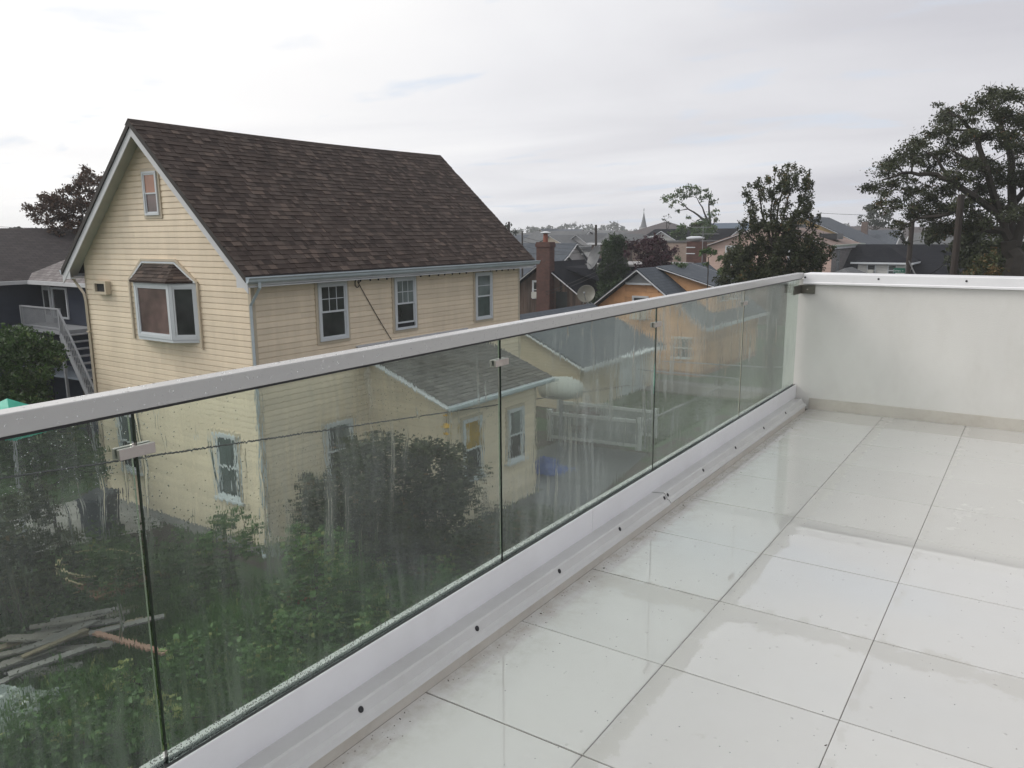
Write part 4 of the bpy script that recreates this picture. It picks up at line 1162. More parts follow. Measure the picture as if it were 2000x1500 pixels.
hp, F, _ = house('hip_roofed_house', 'grey brown hip roofed house in front of the steeple', -41.6, 100, 9.5, 9, 6.6, 8.55, 'hip', LAPG, SH_RED, .4)
# white two storey complex in the middle distance
wh, F, _ = house('white_duplex', 'long white house with grey roof and small dark windows', -57.2, 95, 9.6, 9, 5.55, 7.3, 'x', LAPW, SH_GREY, .3)
for a, c in ((.6, 0), (2.6, 1), (5.9, 0), (7.6, 1)): win(wh, F['front'], a, a + .8, 4.2, 5.1, PANE if c else PANEG)
wh2, F, _ = house('white_cross_gable', 'white front gabled house with two small upstairs windows', -48.4, 94, 3.9, 10, 5.45, 6.75, 'y', LAPG, SH_GREY, .35)
for a in (.7, 2.3): win(wh2, F['front'], a, a + .6, 4.0, 4.9)
h_, F, _ = house('grey_roofed_house', 'pale house with a long grey roof behind the thin pole', -44.6, 97, 8.5, 9, 5.2, 7.1, 'x', LAPW, SH_GREY, .35)
win(h_, F['front'], 1.0, 2.0, 3.2, 4.2); win(h_, F['front'], 4.0, 5.0, 3.2, 4.2)
wl_, F, _ = house('white_wall_house', 'low white walled house below the duplex', -43.5, 78, 5.6, 7, 4.6, 5.2, 'flat', LAPW, SH_GREY)
ll, F, _ = house('dark_gabled_cottage', 'blue grey roofed cottage just behind the brown house chimney', -26.0, 43, 5.8, 7, 3.4, 5.2, 'x', LAPG, SH_BLUE, .3)
ll2, F, _ = house('grey_shingled_cottage', 'grey roofed cottage between the cream house and the brown house', -31.5, 51, 7.5, 7, 3.7, 6.05, 'x', LAPG, SH_BLUE, .3)
yh, F, _ = house('yellow_gabled_house', 'far yellow gabled house with slate roof', -97, 160, 4.0, 8, 6.3, 8.05, 'y', LAPY, SH_BLUE, .4)
win(yh, F['front'], 1.5, 2.5, 4.6, 5.8)
yh2, F, _ = house('slate_roofed_house', 'far slate roofed house adjoining the yellow gable', -93.2, 162, 6.5, 8, 6.2, 7.9, 'x', LAPY, SH_BLUE, .4)
br_, F, _ = house('blue_roofed_house', 'tall house with a blue metal roof beside the pink house', -23.5, 84, 5.0, 7, 5.9, 8.05, 'x', LAPG, M('blue_metal_roof', (.055, .085, .13), .4, .15, .7), .4)
m = MB(); m.slab([(-3.6, -1.2, 4.6), (-.2, -1.2, 4.6), (-.9, 3.4, 8.0), (-1.3, 3.4, 8.0)], .1); m.build('side_roof', SH_GREY, br_)
# red brick chimney with ladder bars, by the antenna
cc = grid_root('brick_chimney', -7.75, 42, 'square red brick chimney with white cap and white bars, rising behind the orange house', 'chimney')
m = MB(); m.box(0, 1.15, 0, .8, 0, 6.35); m.build('shaft', REDB, cc)
m = MB(); m.lathe([(.30, 6.36), (.60, 6.52), (.62, 6.62), (.30, 6.70)], (.45, .4, 0), 14); m.build('cap', WHITE, cc, uv=False)
for z in (5.92, 5.50): MB().box(-.02, .62, -.04, -.002, z, z + .06).build('bar', WHITE, cc)
an = grid_root('tv_antenna', -6.45, 41.6, 'thin rooftop television antenna beside the square chimney', 'antenna')
m = MB(); m.tube([(0, 0, 4.5), (0, 0, 7.35)], .022, 5); m.build('mast', MATS['grey_galvanised'], an)
m = MB(); m.tube([(-.5, 0, 6.85), (1.1, 0, 6.85)], .014, 4); m.tube([(-.8, 0, 7.3), (.6, 0, 7.3)], .014, 4)
for k in range(7): m.tube([(-.5 + k * .25, -.35, 6.85), (-.5 + k * .25, .35, 6.85)], .008, 4); m.tube([(-.8 + k * .22, -.3, 7.3), (-.8 + k * .22, .3, 7.3)], .008, 4)
m.build('elements', MATS['grey_galvanised'], an)

# ---- pink house
pk, F, _ = house('pink_house', 'pink sided house behind the pear tree', -9.4, 50, 9.4, 9.5, 6.0, 7.55, 'y', LAPP, M('rusty_flat_roofing', (.17, .115, .095), .7, .3, .9, dirt=.6, dirtcol=(.09, .06, .05)), .25)
double_hung(pk, F['front'], 1.55, 2.4, 4.42, 5.95, PANEW, PANEG, .09, casing=None)
double_hung(pk, F['front'], 6.3, 7.15, 4.42, 5.95, PANE, PANE, .09, casing=None)
MB().box(-.02, 9.42, -.035, -.001, .02, 3.88).build('brick_base', WB, pk)
MB().fbox(F['right'], .02, 9.48, .001, .045, .02, 5.9).build('grey_side_cladding', GRYB, pk)
Fr2 = (F['right'][0] + VX * .045, F['right'][1], F['right'][2])
for a in (1.3, 1.75, 6.0, 6.5): win(pk, Fr2, a, a + .38, 3.9, 5.6, PANE, MATS['grey_galvanised'])
m = MB(); m.box(9.46, 9.75, -.25, 9.75, 5.86, 5.99); m.build('green_gutter', M('grey_green_gutter', (.22, .26, .22), .5, .1), pk)
m = MB(); m.box(4.4, 6.6, 1.5, 3.5, 7.25, 7.5); m.build('roof_hatch', M('dark_panel', (.02, .021, .025), .4, .1), pk)
m = MB(); m.box(7.6, 8.9, 3.5, 5.5, 6.35, 6.8); m.build('roof_hatch', MATS['dark_panel'], pk)
yw, F, _ = house('yellow_walled_house', 'yellow walled house with big blue grey roof and white rake', -13.0, 70, 11.4, 9, 5.75, 8.4, 'y', LAPY, SH_BLUE, .7)
chh, F, _ = house('slate_house', 'slate blue roofed house with square brick chimney', -8.2, 90, 5.6, 8, 5.3, 7.05, 'x', LAPG, SH_BLUE, .3)
m = MB(); m.box(1.9, 2.55, 1.2, 1.9, 5, 8.0); m.build('chimney', WB, chh)
# ---- black roofed house with white dormer and street sign
bk, F, bkr = house('black_roofed_house', 'black roofed house with white hipped dormer', -1.0, 52, 9.6, 9.5, 3.3, 5.95, 'x', LAPW, SH_DARK, .5)
m = MB(); m.box(2.5, 5.75, -.4, 4.2, 3.3, 4.74); dmr = m.build('dormer', LAPW, bk, label='white dormer with air conditioner')
m = MB(); e4 = 4.74; a, b, c, d = (2.1, -.75, e4), (6.15, -.75, e4), (6.15, 4.6, e4), (2.1, 4.6, e4); p, q = (4.12, 1.3, 5.9), (4.12, 4.6, 5.9)
for f in ((a, b, p), (b, c, q, p), (c, d, q), (d, a, p, q)): m.poly(f)
m.build('dormer_roof', SH_DARK, dmr)
m = MB(); m.box(2.1, 6.15, -.79, -.752, e4 - .1, e4 + .02); m.box(6.152, 6.19, -.79, 4, e4 - .1, e4 + .02); m.box(2.06, 2.098, -.79, 4, e4 - .1, e4 + .02); m.box(2.1, 6.15, -.75, -.41, e4 - .05, e4 - .004); m.build('fascia', WHITE, dmr)
Fd = (Vector((2.5, -.4, 0)), VX, -VY)
win(dmr, Fd, .62, 1.22, 3.75, 4.62, PANE, ac=True); win(dmr, Fd, 2.0, 2.6, 3.75, 4.62, PANEG)
gsh, F, _ = house('grey_porch_roof', 'low porch with grey hipped shingles beside the pink house', .3, 45.5, 2.6, 5, 3.6, 4.5, 'hip', LAPG, SH_GREY, .4, cat='porch')
fsh, F, _ = house('white_canopy', 'low white corrugated canopy just above the parapet cap', .2, 40.3, 2.6, 3.5, 3.55, 3.75, 'flat', LAPW, M('white_corrugated', (.62, .63, .64), .5, .15, 2, stretch=(8, 1, 1)), cat='canopy')
m_, F, _ = house('tan_house', 'tan house with white fascia under the small far tree', 1.0, 76, 9, 9, 5.2, 6.75, 'x', lap_mat('tan_lap', (.33, .28, .23), .2), SH_GREY, .4)
for a in (2.0, 4.4, 6.6): win(m_, F['front'], a, a + .8, 3.7, 4.9)
m_, F, _ = house('white_awning_house', 'house with pale sloping metal awnings above the black roof', .8, 66, 6.2, 6, 4.85, 5.75, 'x', LAPW, M('pale_metal_awning', (.5, .5, .5), .4, .1), .5)
m_, F, _ = house('corrugated_porch', 'white corrugated porch roof at the far right of the parapet', 9.2, 36.5, 4, 4, 4.0, 4.9, 'y', LAPW, M('white_corrugated', (.6, .6, .6)), .4, cat='porch')

sgn = empty('street_sign', at(1768, 534, 34), GA, 'green street name sign on a thin pole in front of the dormer', 'sign')
m = MB(); m.tube([(0, .02, -3.7), (0, .02, .32)], .03, 6); m.build('pole', MATS['grey_galvanised'], sgn)
m = MB(); m.box(-.42, -.02, -.02, .0, .02, .20); m.build('plate', M('sign_green', (.01, .13, .085), .4, .05), sgn)
for txt, x, s_ in (('Janet', -.29, .13), ('Pl', -.09, .08)):
    tcu = bpy.data.curves.new('lettering', 'FONT'); tcu.body = txt; tcu.size = s_; tcu.align_x = 'CENTER'; tcu.extrude = .002
    to = bpy.data.objects.new('lettering_curve', tcu); COL.objects.link(to)
    dg = bpy.context.evaluated_depsgraph_get(); me = bpy.data.meshes.new_from_object(to.evaluated_get(dg)); COL.objects.unlink(to); bpy.data.objects.remove(to)
    me.materials.clear(); me.materials.append(WHITE)
    lo = bpy.data.objects.new('lettering', me); COL.objects.link(lo); lo.parent = sgn; lo.location = (x, -.024, .065); lo.rotation_euler = (math.pi / 2, 0, 0)

# ---- steeple
stp = empty('church_steeple', at(1257, 447, 250), GA, 'grey church spire with cross above the hip roof', 'church')
m = MB(); m.box(-1.0, 1.0, -1.0, 1.0, -8, .4); m.build('tower', LAPG, stp)
m = MB(); m.lathe([(1.15, .4), (.85, 1.3), (.45, 3.0), (.06, 5.0)], (0, 0, 0), 8); m.build('spire', M('grey_slate_spire', (.12, .125, .14), .7, .1), stp, uv=False)
m = MB(); m.box(-.05, .05, -.05, .05, 4.9, 6.2); m.box(-.32, .32, -.04, .04, 5.6, 5.7); m.build('cross', MATS['grey_slate_spire'], stp)
m = MB(); m.box(-5.8, -2.2, -3, 3, -8, -1.4); m.poly([(-6, -3.2, -1.4), (-2, -3.2, -1.4), (-4, 0, 0)]); m.build('nave', LAPG, stp)

# ---- far roofs in rows towards the horizon
far = [(1105, 466, 130, 11, 1), (1195, 468, 135, 12, 0), (1128, 462, 170, 12, 2), (1030, 462, 180, 9, 0), (1178, 458, 210, 14, 1), (1220, 458, 190, 9, 1),
       (1350, 455, 120, 8, 0), (1500, 452, 110, 10, 1), (1655, 451, 150, 8, 1), (1690, 450, 190, 10, 2), (1740, 452, 165, 9, 0), (1765, 455, 140, 10, 1), (1795, 452, 185, 9, 2), (1830, 456, 120, 10, 0),
       (20, 470, 120, 8, 1), (60, 468, 150, 9, 0), (-40, 474, 110, 9, 2), (1075, 470, 118, 8, 2), (1010, 468, 140, 8, 1), (1150, 454, 300, 16, 1), (1060, 455, 280, 14, 2), (1640, 448, 320, 16, 0)]
DL = ['hazy grey roofed house behind the white duplex, centre of its row', 'hazy house with long roof right behind the tall thin pole', 'faint small gabled house just above the white cross gable', 'faint slate roof between the yellow gable and the brown roof slope',
      'far long roof below the horizon woods, left of the steeple', 'far small roof touching the grey brown hip roof', 'slate roofed house under the hedge tree', 'distant house hidden mostly by the pear tree',
      'distant pale house right of the pear tree at the horizon', 'far gabled house behind the chimneyed slate house', 'distant house under the hazy ash tree', 'distant house between ash tree and thinner pole',
      'far gabled house glimpsed beside the thinner pole', 'distant house behind the thick leaning pole', 'distant house behind the tan roof at the far left', 'long far roof under the left tree line', 'gabled far house at the very left edge of the view',
      'gable on house beside the red chimney cowl in the haze', 'distant roof between the two left hand poles', 'farthest long roof at the foot of the horizon woods', 'farthest gabled roof left of the horizon woods', 'farthest roof behind the yellow walled house']
for k, (px, py, D, w_, s) in enumerate(far):
    p = at(px, py, D); q = p - C0
    ridge = max(6.0, min(p.z + .8, 9)) 
    hx, F, _ = house('distant_house', 'x', q.dot(R) - w_ / 2, q.dot(U), w_, 8, ridge - 2.0, ridge, ('x', 'x', 'y')[s], (LAPW, LAPG, LAPC)[k % 3], (SH_GREY, SH_BLUE, SH_RED)[(k * 2 + s) % 3], .4, group='distant houses towards the horizon')
    hx['label'] = DL[k]
    win(hx, F['front'], w_ * .2, w_ * .2 + 1, ridge - 3.6, ridge - 2.4); win(hx, F['front'], w_ * .6, w_ * .6 + 1, ridge - 3.6, ridge - 2.4)

# ---- navy house on the left
pi_ = at(55, 548, z=5.45) - C0; pr_ = at(165, 553, z=5.45) - C0
bx, by = pi_.dot(R), pi_.dot(U)
nv = grid_root('navy_house', bx, by, 'navy blue sided house with hipped brown shingle roofs and white outside stair', 'house')
m = MB(); m.box(.0, 9, .45, 8.5, 0, 5.35); m.box(-8.5, -.42, -9, 8.5, 0, 5.35); m.build('wall', NAVY, nv)
m = MB(); m.slab([(-.9, 0, 5.47), (9.4, 0, 5.47), (9.4, 4.4, 8.0), (3.6, 4.4, 8.0)], .12); m.slab([(3.6, 4.4, 8.0), (9.4, 4.4, 8.0), (9.4, 9, 5.5), (-.9, 9, 5.5)], .12); m.build('pale_roof', SH_PALE, nv)
m = MB(); m.slab([(.0, -9.4, 5.47), (.0, .0, 5.47), (-.2, 9, 5.47), (-4.3, 9, 7.35), (-4.3, -6.4, 7.35)], .12); m.slab([(-4.3, -6.4, 7.35), (-4.3, 9, 7.35), (-8.9, 9, 5.47), (-8.9, -9.4, 5.47)], .12); m.slab([(-8.9, -9.4, 5.46), (0, -9.4, 5.46), (-4.3, -6.4, 7.34)], .12); m.build('roof', SH_BROWN, nv)
m = MB(); m.prism([(0.005, 5.46), (0.005, 5.33), (.09, 5.33), (.12, 5.46)], -9.4, .0); m.box(.0, 9.4, -.10, -.002, 5.33, 5.46); m.build('gutter', TRIM, nv)
Fn = (Vector((0, .45, 0)), VX, -VY)
dn_ = MB(); dn_.fbox(Fn, .05, .62, 0, .05, 3.92, 5.25); dno = dn_.build('door', M('white_door_paint', (.5, .52, .54), .4, .05), nv); MB().fbox(Fn, .16, .51, .051, .06, 4.2, 5.1).build('glazing', PANE, dno)
win(nv, Fn, .72, 1.78, 4.10, 5.22, PANE, mull=False)
# deck, railing and stair
dk = empty('outside_stair', G(bx, by) + Vector((0, 0, 0)), GA, 'white railed landing and stair down the navy house', 'stair')
WR = M('dull_white_rail', (.29, .30, .32), .5, .08)
m = MB(); m.box(.2, 3.6, -.8, .43, 3.80, 3.92); m.build('landing', WR, dk)
for xx, yy in ((.94, -.76), (3.56, -.76)): MB().box(xx - .04, xx + .04, yy - .04, yy + .04, 0, 4.67).build('post', WR, dk)
m = MB(); m.box(.9, 3.6, -.79, -.74, 4.62, 4.67); m.box(.9, 3.6, -.79, -.74, 3.98, 4.02)
k = 1.0
while k < 3.5: m.box(k, k + .022, -.775, -.755, 4.02, 4.62); k += .08
m.build('landing_railing', WR, dk)
TRD = M('grey_tread', (.30, .31, .33), .5, .1)
for k in range(16):
    x_, y_, z_ = 3.62 + k * .20, -.30 - k * .02, 3.80 - k * .22
    MB().hull8([(x_, y_ - .45, z_ - .04), (x_ + .24, y_ - .40, z_ - .04), (x_ + .24, y_ + .45, z_ - .04), (x_, y_ + .45, z_ - .04), (x_, y_ - .45, z_), (x_ + .24, y_ - .40, z_), (x_ + .24, y_ + .45, z_), (x_, y_ + .45, z_)]).build('tread', TRD, dk)
m = MB()
for dy in (-.50, .50):
    p0, p1 = Vector((3.60, -.30 + dy, 3.80)), Vector((3.60 + 16 * .20, -.30 + dy - 16 * .02, .30))
    m.bar(p0, p1, .05, .22); m.bar(p0 + VZ * .85, p1 + VZ * .85, .05, .05)
    for k in range(1, 26): c_ = p0.lerp(p1, k / 26); m.bar(c_, c_ + VZ * .83, .02, .02, VY)
m.build('stair_railing', WR, dk)
# tan roof and white gable behind
lt, F, _ = house('tan_roofed_house', 'low tan roofed house behind the navy house ridge', -24, 40, 12, 8, 5.6, 6.7, 'hip', LAPW, M('tan_shingle_roof', (.22, .20, .185), .8, .12, 1), .4)
p = at(55, 470, 52) - C0; lt.location = G(p.dot(R) - 6, p.dot(U), 0)
m = MB(); m.lathe([(.22, 6.6), (.22, 7.0), (.34, 7.0), (.34, 7.15)], (6.2, 4, 0), 8); m.build('roof_vent', DARKM, lt, uv=False)
p = at(12, 480, 62) - C0
lg, F, _ = house('white_gable_end', 'small white gable end at the far left horizon', p.dot(R) - 2, p.dot(U), 3.2, 7, 5.9, 7.1, 'y', LAPW, SH_GREY, .3)
# grey sheet canopy, dark shed, red car, teal tarp
p = at(150, 712, z=2.35)
ca = empty('sheet_canopy', Vector((p.x, p.y, 0)), GA, 'flat grey sheet canopy on posts beside the cream house', 'canopy')
m = MB(); m.slab([(-2.6, -1.6, 2.3), (3.4, -1.6, 2.4), (3.4, 1.6, 2.5), (-1.6, 1.6, 2.4)], .07); m.build('roof_sheet', M('grey_blue_sheet', (.20, .23, .27), .35, .15, 1), ca)
for x, y in ((-2.2, -1.4), (3.2, -1.4), (3.2, 1.4), (-1.4, 1.4)): MB().box(x - .05, x + .05, y - .05, y + .05, 0, 2.24).build('post', WOODPOLE, ca)
m = MB(); 
for k in range(9): m.box(-2 + k * .6, -1.97 + k * .6, 1.2, 1.25, 0, 2.2)
m.box(-2, 3.2, 1.2, 1.25, 1.1, 1.14); m.build('lattice', WR, ca)
car = empty('red_car', at(150, 792, z=0.55) * 1.0, GA + .25, 'dark red car parked under the bushes beside the sheet canopy', 'car')
car.location.z = 0
CR = M('dark_red_car_paint', (.16, .012, .014), .15, .05, 1)
m = MB()
sec = [(-2.2, .45, .30, .62), (-2.1, .80, .28, .82), (-1.3, .86, .25, .92), (-.2, .88, .25, .94), (1.0, .88, .25, .95), (1.9, .84, .28, .88), (2.2, .60, .34, .66)]
n8 = []
for x, hw, zb_, zt_ in sec:
    n8.append([(x, -hw * .9, zb_), (x, -hw, (zb_ + zt_) / 2), (x, -hw * .93, zt_), (x, 0, zt_ + .05), (x, hw * .93, zt_), (x, hw, (zb_ + zt_) / 2), (x, hw * .9, zb_)])
for s_ in n8: m.v += s_
for i in range(len(sec) - 1):
    for j in range(7): a, b = i * 7 + j, i * 7 + (j + 1) % 7; m.f.append((a, b, b + 7, a + 7)); m.t.append(.5)
m.f.append(tuple(range(7))[::-1]); m.f.append(tuple(range((len(sec) - 1) * 7, len(sec) * 7))); m.t += [.5, .5]
m.build('body', CR, car, smooth=False, bevel=.03)
m = MB(); m.hull8([(-1.5, -.78, .94), (1.1, -.78, .94), (1.1, .78, .94), (-1.5, .78, .94), (-.9, -.6, 1.38), (.45, -.6, 1.38), (.45, .6, 1.38), (-.9, .6, 1.38)]); m.build('glasshouse', PANE, car)
m = MB(); m.box(-.88, .43, -.59, .59, 1.382, 1.42); m.build('roof_panel', CR, car, bevel=.01)
for x in (-1.35, 1.35):
    for y in (-.82, .82):
        m = MB(); m.lathe([(.2, -.1), (.31, -.08), (.31, .08), (.2, .1)], (x, y, .31), 16, (0, 1, 0)); wh_ = m.build('wheel', BLACKR, car, uv=False)
        m = MB(); m.lathe([(.18, -.105), (.18, .105)], (x, y, .31), 10, (0, 1, 0)); m.build('rim', MATS['grey_galvanised'], wh_, uv=False)
for y in (-.55, .55): MB().box(2.12, 2.19, y - .15, y + .15, .55, .68).build('headlight', WHITE, car)

p = at(14, 778, 20)
te = empty('teal_tarp_canopy', Vector((p.x, p.y, 0)), GA + .3, 'bright teal peaked tarp canopy just over the top rail', 'canopy')
TEAL = M('teal_tarp', (.012, .34, .24), .45, .12, 1.5, .01, 5)
m = MB(); c_ = (0, 0, p.z); rr = 1.25; dz = .42
co = [(rr, -rr * .8, p.z - dz), (rr, rr * .8, p.z - dz), (-rr, rr * .8, p.z - dz), (-rr, -rr * .8, p.z - dz)]
for k in range(4):
    a, b = Vector(co[k]), Vector(co[(k + 1) % 4]); prev0, prev1 = Vector(c_), Vector(c_)
    for j in range(1, 6):
        f = j / 5; sag = -.10 * math.sin(math.pi * f)
        q0 = Vector(c_).lerp(a, f); q1 = Vector(c_).lerp(b, f); q0.z += sag; q1.z += sag
        m.poly([q0, q1, prev1, prev0] if j > 1 else [q0, q1, prev0]); prev0, prev1 = q0, q1
    m.hull8([a, b, b - VZ * .18, a - VZ * .18, a + Vector((.01, 0, 0)), b + Vector((.01, 0, 0)), b + Vector((.01, 0, -.18)), a + Vector((.01, 0, -.18))])
m.build('tarp', TEAL, te)
for q in co: MB().tube([(q[0] * .98, q[1] * .98, 0), (q[0] * .98, q[1] * .98, q[2])], .025, 6).build('post', MATS['grey_galvanised'], te)

# ---- white vinyl fences, chain link rails and the lawn edge
VIN = M('dull_white_vinyl', (.46, .48, .48), .4, .1, 2); VINP = M('grey_wet_vinyl', (.24, .26, .26), .4, .2, 2)
def fence_run(name, label, pts, h, kind):
    root = empty(name, pts[0], 0, label, 'fence'); O = pts[0]
    P = [p - O for p in pts]
    for a, b in zip(P[:-1], P[1:]):
        L = (b - a).length; n = max(1, round(L / 2.2))
        for k in range(n + 1):
            c = a.lerp(b, k / n)
            if kind == 'vinyl': MB().box(c.x - .06, c.x + .06, c.y - .06, c.y + .06, 0, h + .1).build('post', VIN, root)
            else: MB().tube([c, c + VZ * (h + .02)], .025, 6).build('post', MATS['grey_galvanised'], root)
        if kind == 'vinyl':
            m = MB(); m.bar(a + VZ * (h - .03), b + VZ * (h - .03), .05, .10); m.bar(a + VZ * .15, b + VZ * .15, .05, .10); m.build('rail', VIN, root)
            d = (b - a).normalized(); k = .12
            while k < L - .08:
                m = MB(); c0 = a + d * k; c1 = a + d * (k + .13); m.bar(c0 + VZ * (h / 2 + .03), c1 + VZ * (h / 2 + .03), .022, h - .25); m.build('picket', VINP, root); k += .15
        else:
            m = MB(); m.bar(a + VZ * h, b + VZ * h, .04, .04); m.build('top_rail', MATS['grey_galvanised'], root)
            m = MB(); L = (b - a).length; n = int(L / .16)
            for k in range(n):
                c0, c1 = a.lerp(b, k / n), a.lerp(b, (k + 1) / n); s_ = .16
                z = .05
                m.bar(c0 + VZ * .03, c1.lerp(b, 0) + VZ * (h - .02), .004, .004); m.bar(c1 + VZ * .03, c0 + VZ * (h - .02), .004, .004)
            m.build('mesh_wires', MATS['grey_galvanised'], root)
    return root
fence_run('vinyl_fence', 'low white vinyl fence by the dark driveway with grey gap boards', [G(-.1, 11.9), G(3.0, 12.4)], 1.0, 'vinyl')
fence_run('vinyl_fence', 'second white vinyl fence run further back, partly behind the reddish shrub', [G(-.8, 13.6), G(2.85, 13.95)], 1.0, 'vinyl')
fence_run('chain_link_fence', 'chain link fence bounding the green lawn and turning towards the terrace', [G(-2.0, 21.5), G(3.1, 21.7), G(3.1, 12.6)], .95, 'link')
fence_run('chain_link_fence', 'far chain link fence in front of the orange house', [G(-1.4, 24.0), G(3.6, 24.9), G(4.8, 26.4)], 1.0, 'link')
edg = MB()
y = 2.0
while y < 11: 
    L = random.uniform(.8, 1.0); edg.box(-11.82 + random.uniform(-.02, .02), -11.68, y, y + L - .02, 0, .12 + random.uniform(-.01, .02)); y += L
tag(edg.build('garden_edging', CONC), 'line of concrete edging kerbs through the overgrown garden', 'edging')

# ------------------------------------------------------------------ foliage
def quads(name, P, Uv, Vv, tint, mat, parent=None, kind=None):
    """one mesh of leaf-sized rhombs: centres P, half axes Uv, Vv"""
    n = len(P)
    co = np.empty((n, 4, 3), np.float32)
    co[:, 0] = P - Uv; co[:, 1] = P - Vv; co[:, 2] = P + Uv; co[:, 3] = P + Vv
    me = bpy.data.meshes.new(name)
    me.vertices.add(n * 4); me.vertices.foreach_set('co', co.ravel())
    me.loops.add(n * 4); me.loops.foreach_set('vertex_index', np.arange(n * 4, dtype=np.int32))
    me.polygons.add(n); me.polygons.foreach_set('loop_start', np.arange(0, n * 4, 4, dtype=np.int32)); me.polygons.foreach_set('loop_total', np.full(n, 4, np.int32))
    me.update(calc_edges=True)
    a = me.attributes.new('tint', 'FLOAT', 'FACE'); a.data.foreach_set('value', np.clip(tint, 0, 1).astype(np.float32))
    me.materials.append(mat)
    o = bpy.data.objects.new(name, me); COL.objects.link(o)
    if parent is not None: o.parent = parent
    if kind: o['kind'] = kind
    return o
def rand_dirs(n):
    v = rng.normal(size=(n, 3)); return v / np.linalg.norm(v, axis=1, keepdims=True)
def leaf_cloud(clumps, per, size, O, flat=.8, spread=1.0, twig=7):
    Ps, Ts = [], []
    for c, r, t in clumps:
        n = max(6, int(per * r * r))
        # leaves gather round twig ends inside the clump
        k = max(3, int(twig))
        ends = rand_dirs(k) * (rng.random((k, 1)) ** .5) * r * np.array([1, 1, flat])
        idx = rng.integers(0, k, n)
        base = ends[idx] * rng.uniform(.55, 1.1, (n, 1))
        p = base + rng.normal(size=(n, 3)) * r * .24 * spread * np.array([1, 1, flat])
        Ps.append(p + np.array(c - O)); Ts.append(np.clip(rng.normal(t, .2, n) + (rng.random(k) * .3 - .15)[idx], 0, 1))
    P = np.concatenate(Ps); T = np.concatenate(Ts); n = len(P)
    d = rand_dirs(n); e = np.cross(d, rand_dirs(n)); e /= np.linalg.norm(e, axis=1, keepdims=True) + 1e-6
    s = size * rng.uniform(.6, 1.3, (n, 1))
    return P, d * s, e * s * .5, T
def tree(name, label, base, clumps, mat, per=500, size=.06, tr=.15, limbs=None, bark=None, flat=.8, cat='tree', group=None, twigs=4, spread=1.0, twig=7):
    bark = bark or BARK
    O = Vector(base); root = empty(name, O, 0, label, cat, group)
    m = MB(); nodes_ = []
    def limb(pts, r0_, r1_):
        pts = [Vector(p) - O for p in pts]; out_ = []
        for i in range(len(pts) - 1):
            for k in range(3): out_.append(pts[i].lerp(pts[i + 1], k / 3))
        out_.append(pts[-1]); n = len(out_)
        for i in range(1, n - 1): out_[i] = out_[i] + Vector((random.gauss(0, .02), random.gauss(0, .02), random.gauss(0, .02))) * (r0_ * 8)
        rad = [r0_ + (r1_ - r0_) * i / (n - 1) for i in range(n)]
        m.tube(out_, rad, 6)
        for p, r in zip(out_, rad): nodes_.append((p, r))
    if limbs:
        for l in limbs: limb(*l)
    else:
        top = min(c[0].z for c in clumps); mx_ = sum((c[0] for c in clumps), Vector()) / len(clumps)
        limb([O, O.lerp(Vector((mx_.x, mx_.y, (top + mx_.z) / 2)), .55), Vector((mx_.x, mx_.y, (top + 2 * mx_.z) / 3))], tr, tr * .5)
    for c, r, t in sorted(clumps, key=lambda q: (q[0] - O).length):
        q = c - O; best = None
        for p, rr_ in nodes_:
            d = (q - p).length + max(0, p.z - q.z + .1) * 2.0
            if best is None or d < best[0]: best = (d, p, rr_)
        p, rr_ = best[1], best[2]; mid = p.lerp(q, .5) + Vector((random.gauss(0, .05), random.gauss(0, .05), -.06)) * (q - p).length
        r1_ = max(.012, min(rr_ * .7, .02 + tr * .25)); m.tube([p, mid, q], [r1_, r1_ * .75, r1_ * .4], 5, cap=False)
        nodes_.append((mid, r1_ * .75)); nodes_.append((q, r1_ * .5))
        for k in range(twigs):
            e_ = q + Vector(rand_dirs(1)[0]) * r * .95; m.tube([q, q.lerp(e_, .5) + Vector((0, 0, .05 * r)), e_], [r1_ * .35, r1_ * .25, .004], 3, cap=False)
    m.build('trunk', bark, root, uv=False)
    P, Uv, Vv, T = leaf_cloud(clumps, per, size, O, flat, spread, twig)
    quads('crown', P, Uv, Vv, T, mat, root)
    return root
def in_poly(x, y, poly):
    c = False; j = len(poly) - 1
    for i in range(len(poly)):
        (xi, yi), (xj, yj) = poly[i], poly[j]
        if (yi > y) != (yj > y) and x < (xj - xi) * (y - yi) / (yj - yi) + xi: c = not c
        j = i
    return c
def fill(poly, D, n, rpx, dd, tint=.4, tj=.15):
    """clumps whose centres lie inside an outline, at a distance D give or take dd"""
    xs_ = [p[0] for p in poly]; ys_ = [p[1] for p in poly]; out_ = []
    while len(out_) < n:
        x = random.uniform(min(xs_), max(xs_)); y = random.uniform(min(ys_), max(ys_))
        if in_poly(x, y, poly):
            d = D + random.uniform(-dd, dd); out_.append((at(x, y, d), rpx * random.uniform(.7, 1.25) * d / FPX, min(1, max(0, random.gauss(tint, tj)))))
    return out_
def gbase(x, y, D):
    p = at(x, y, D); return Vector((p.x, p.y, 0))

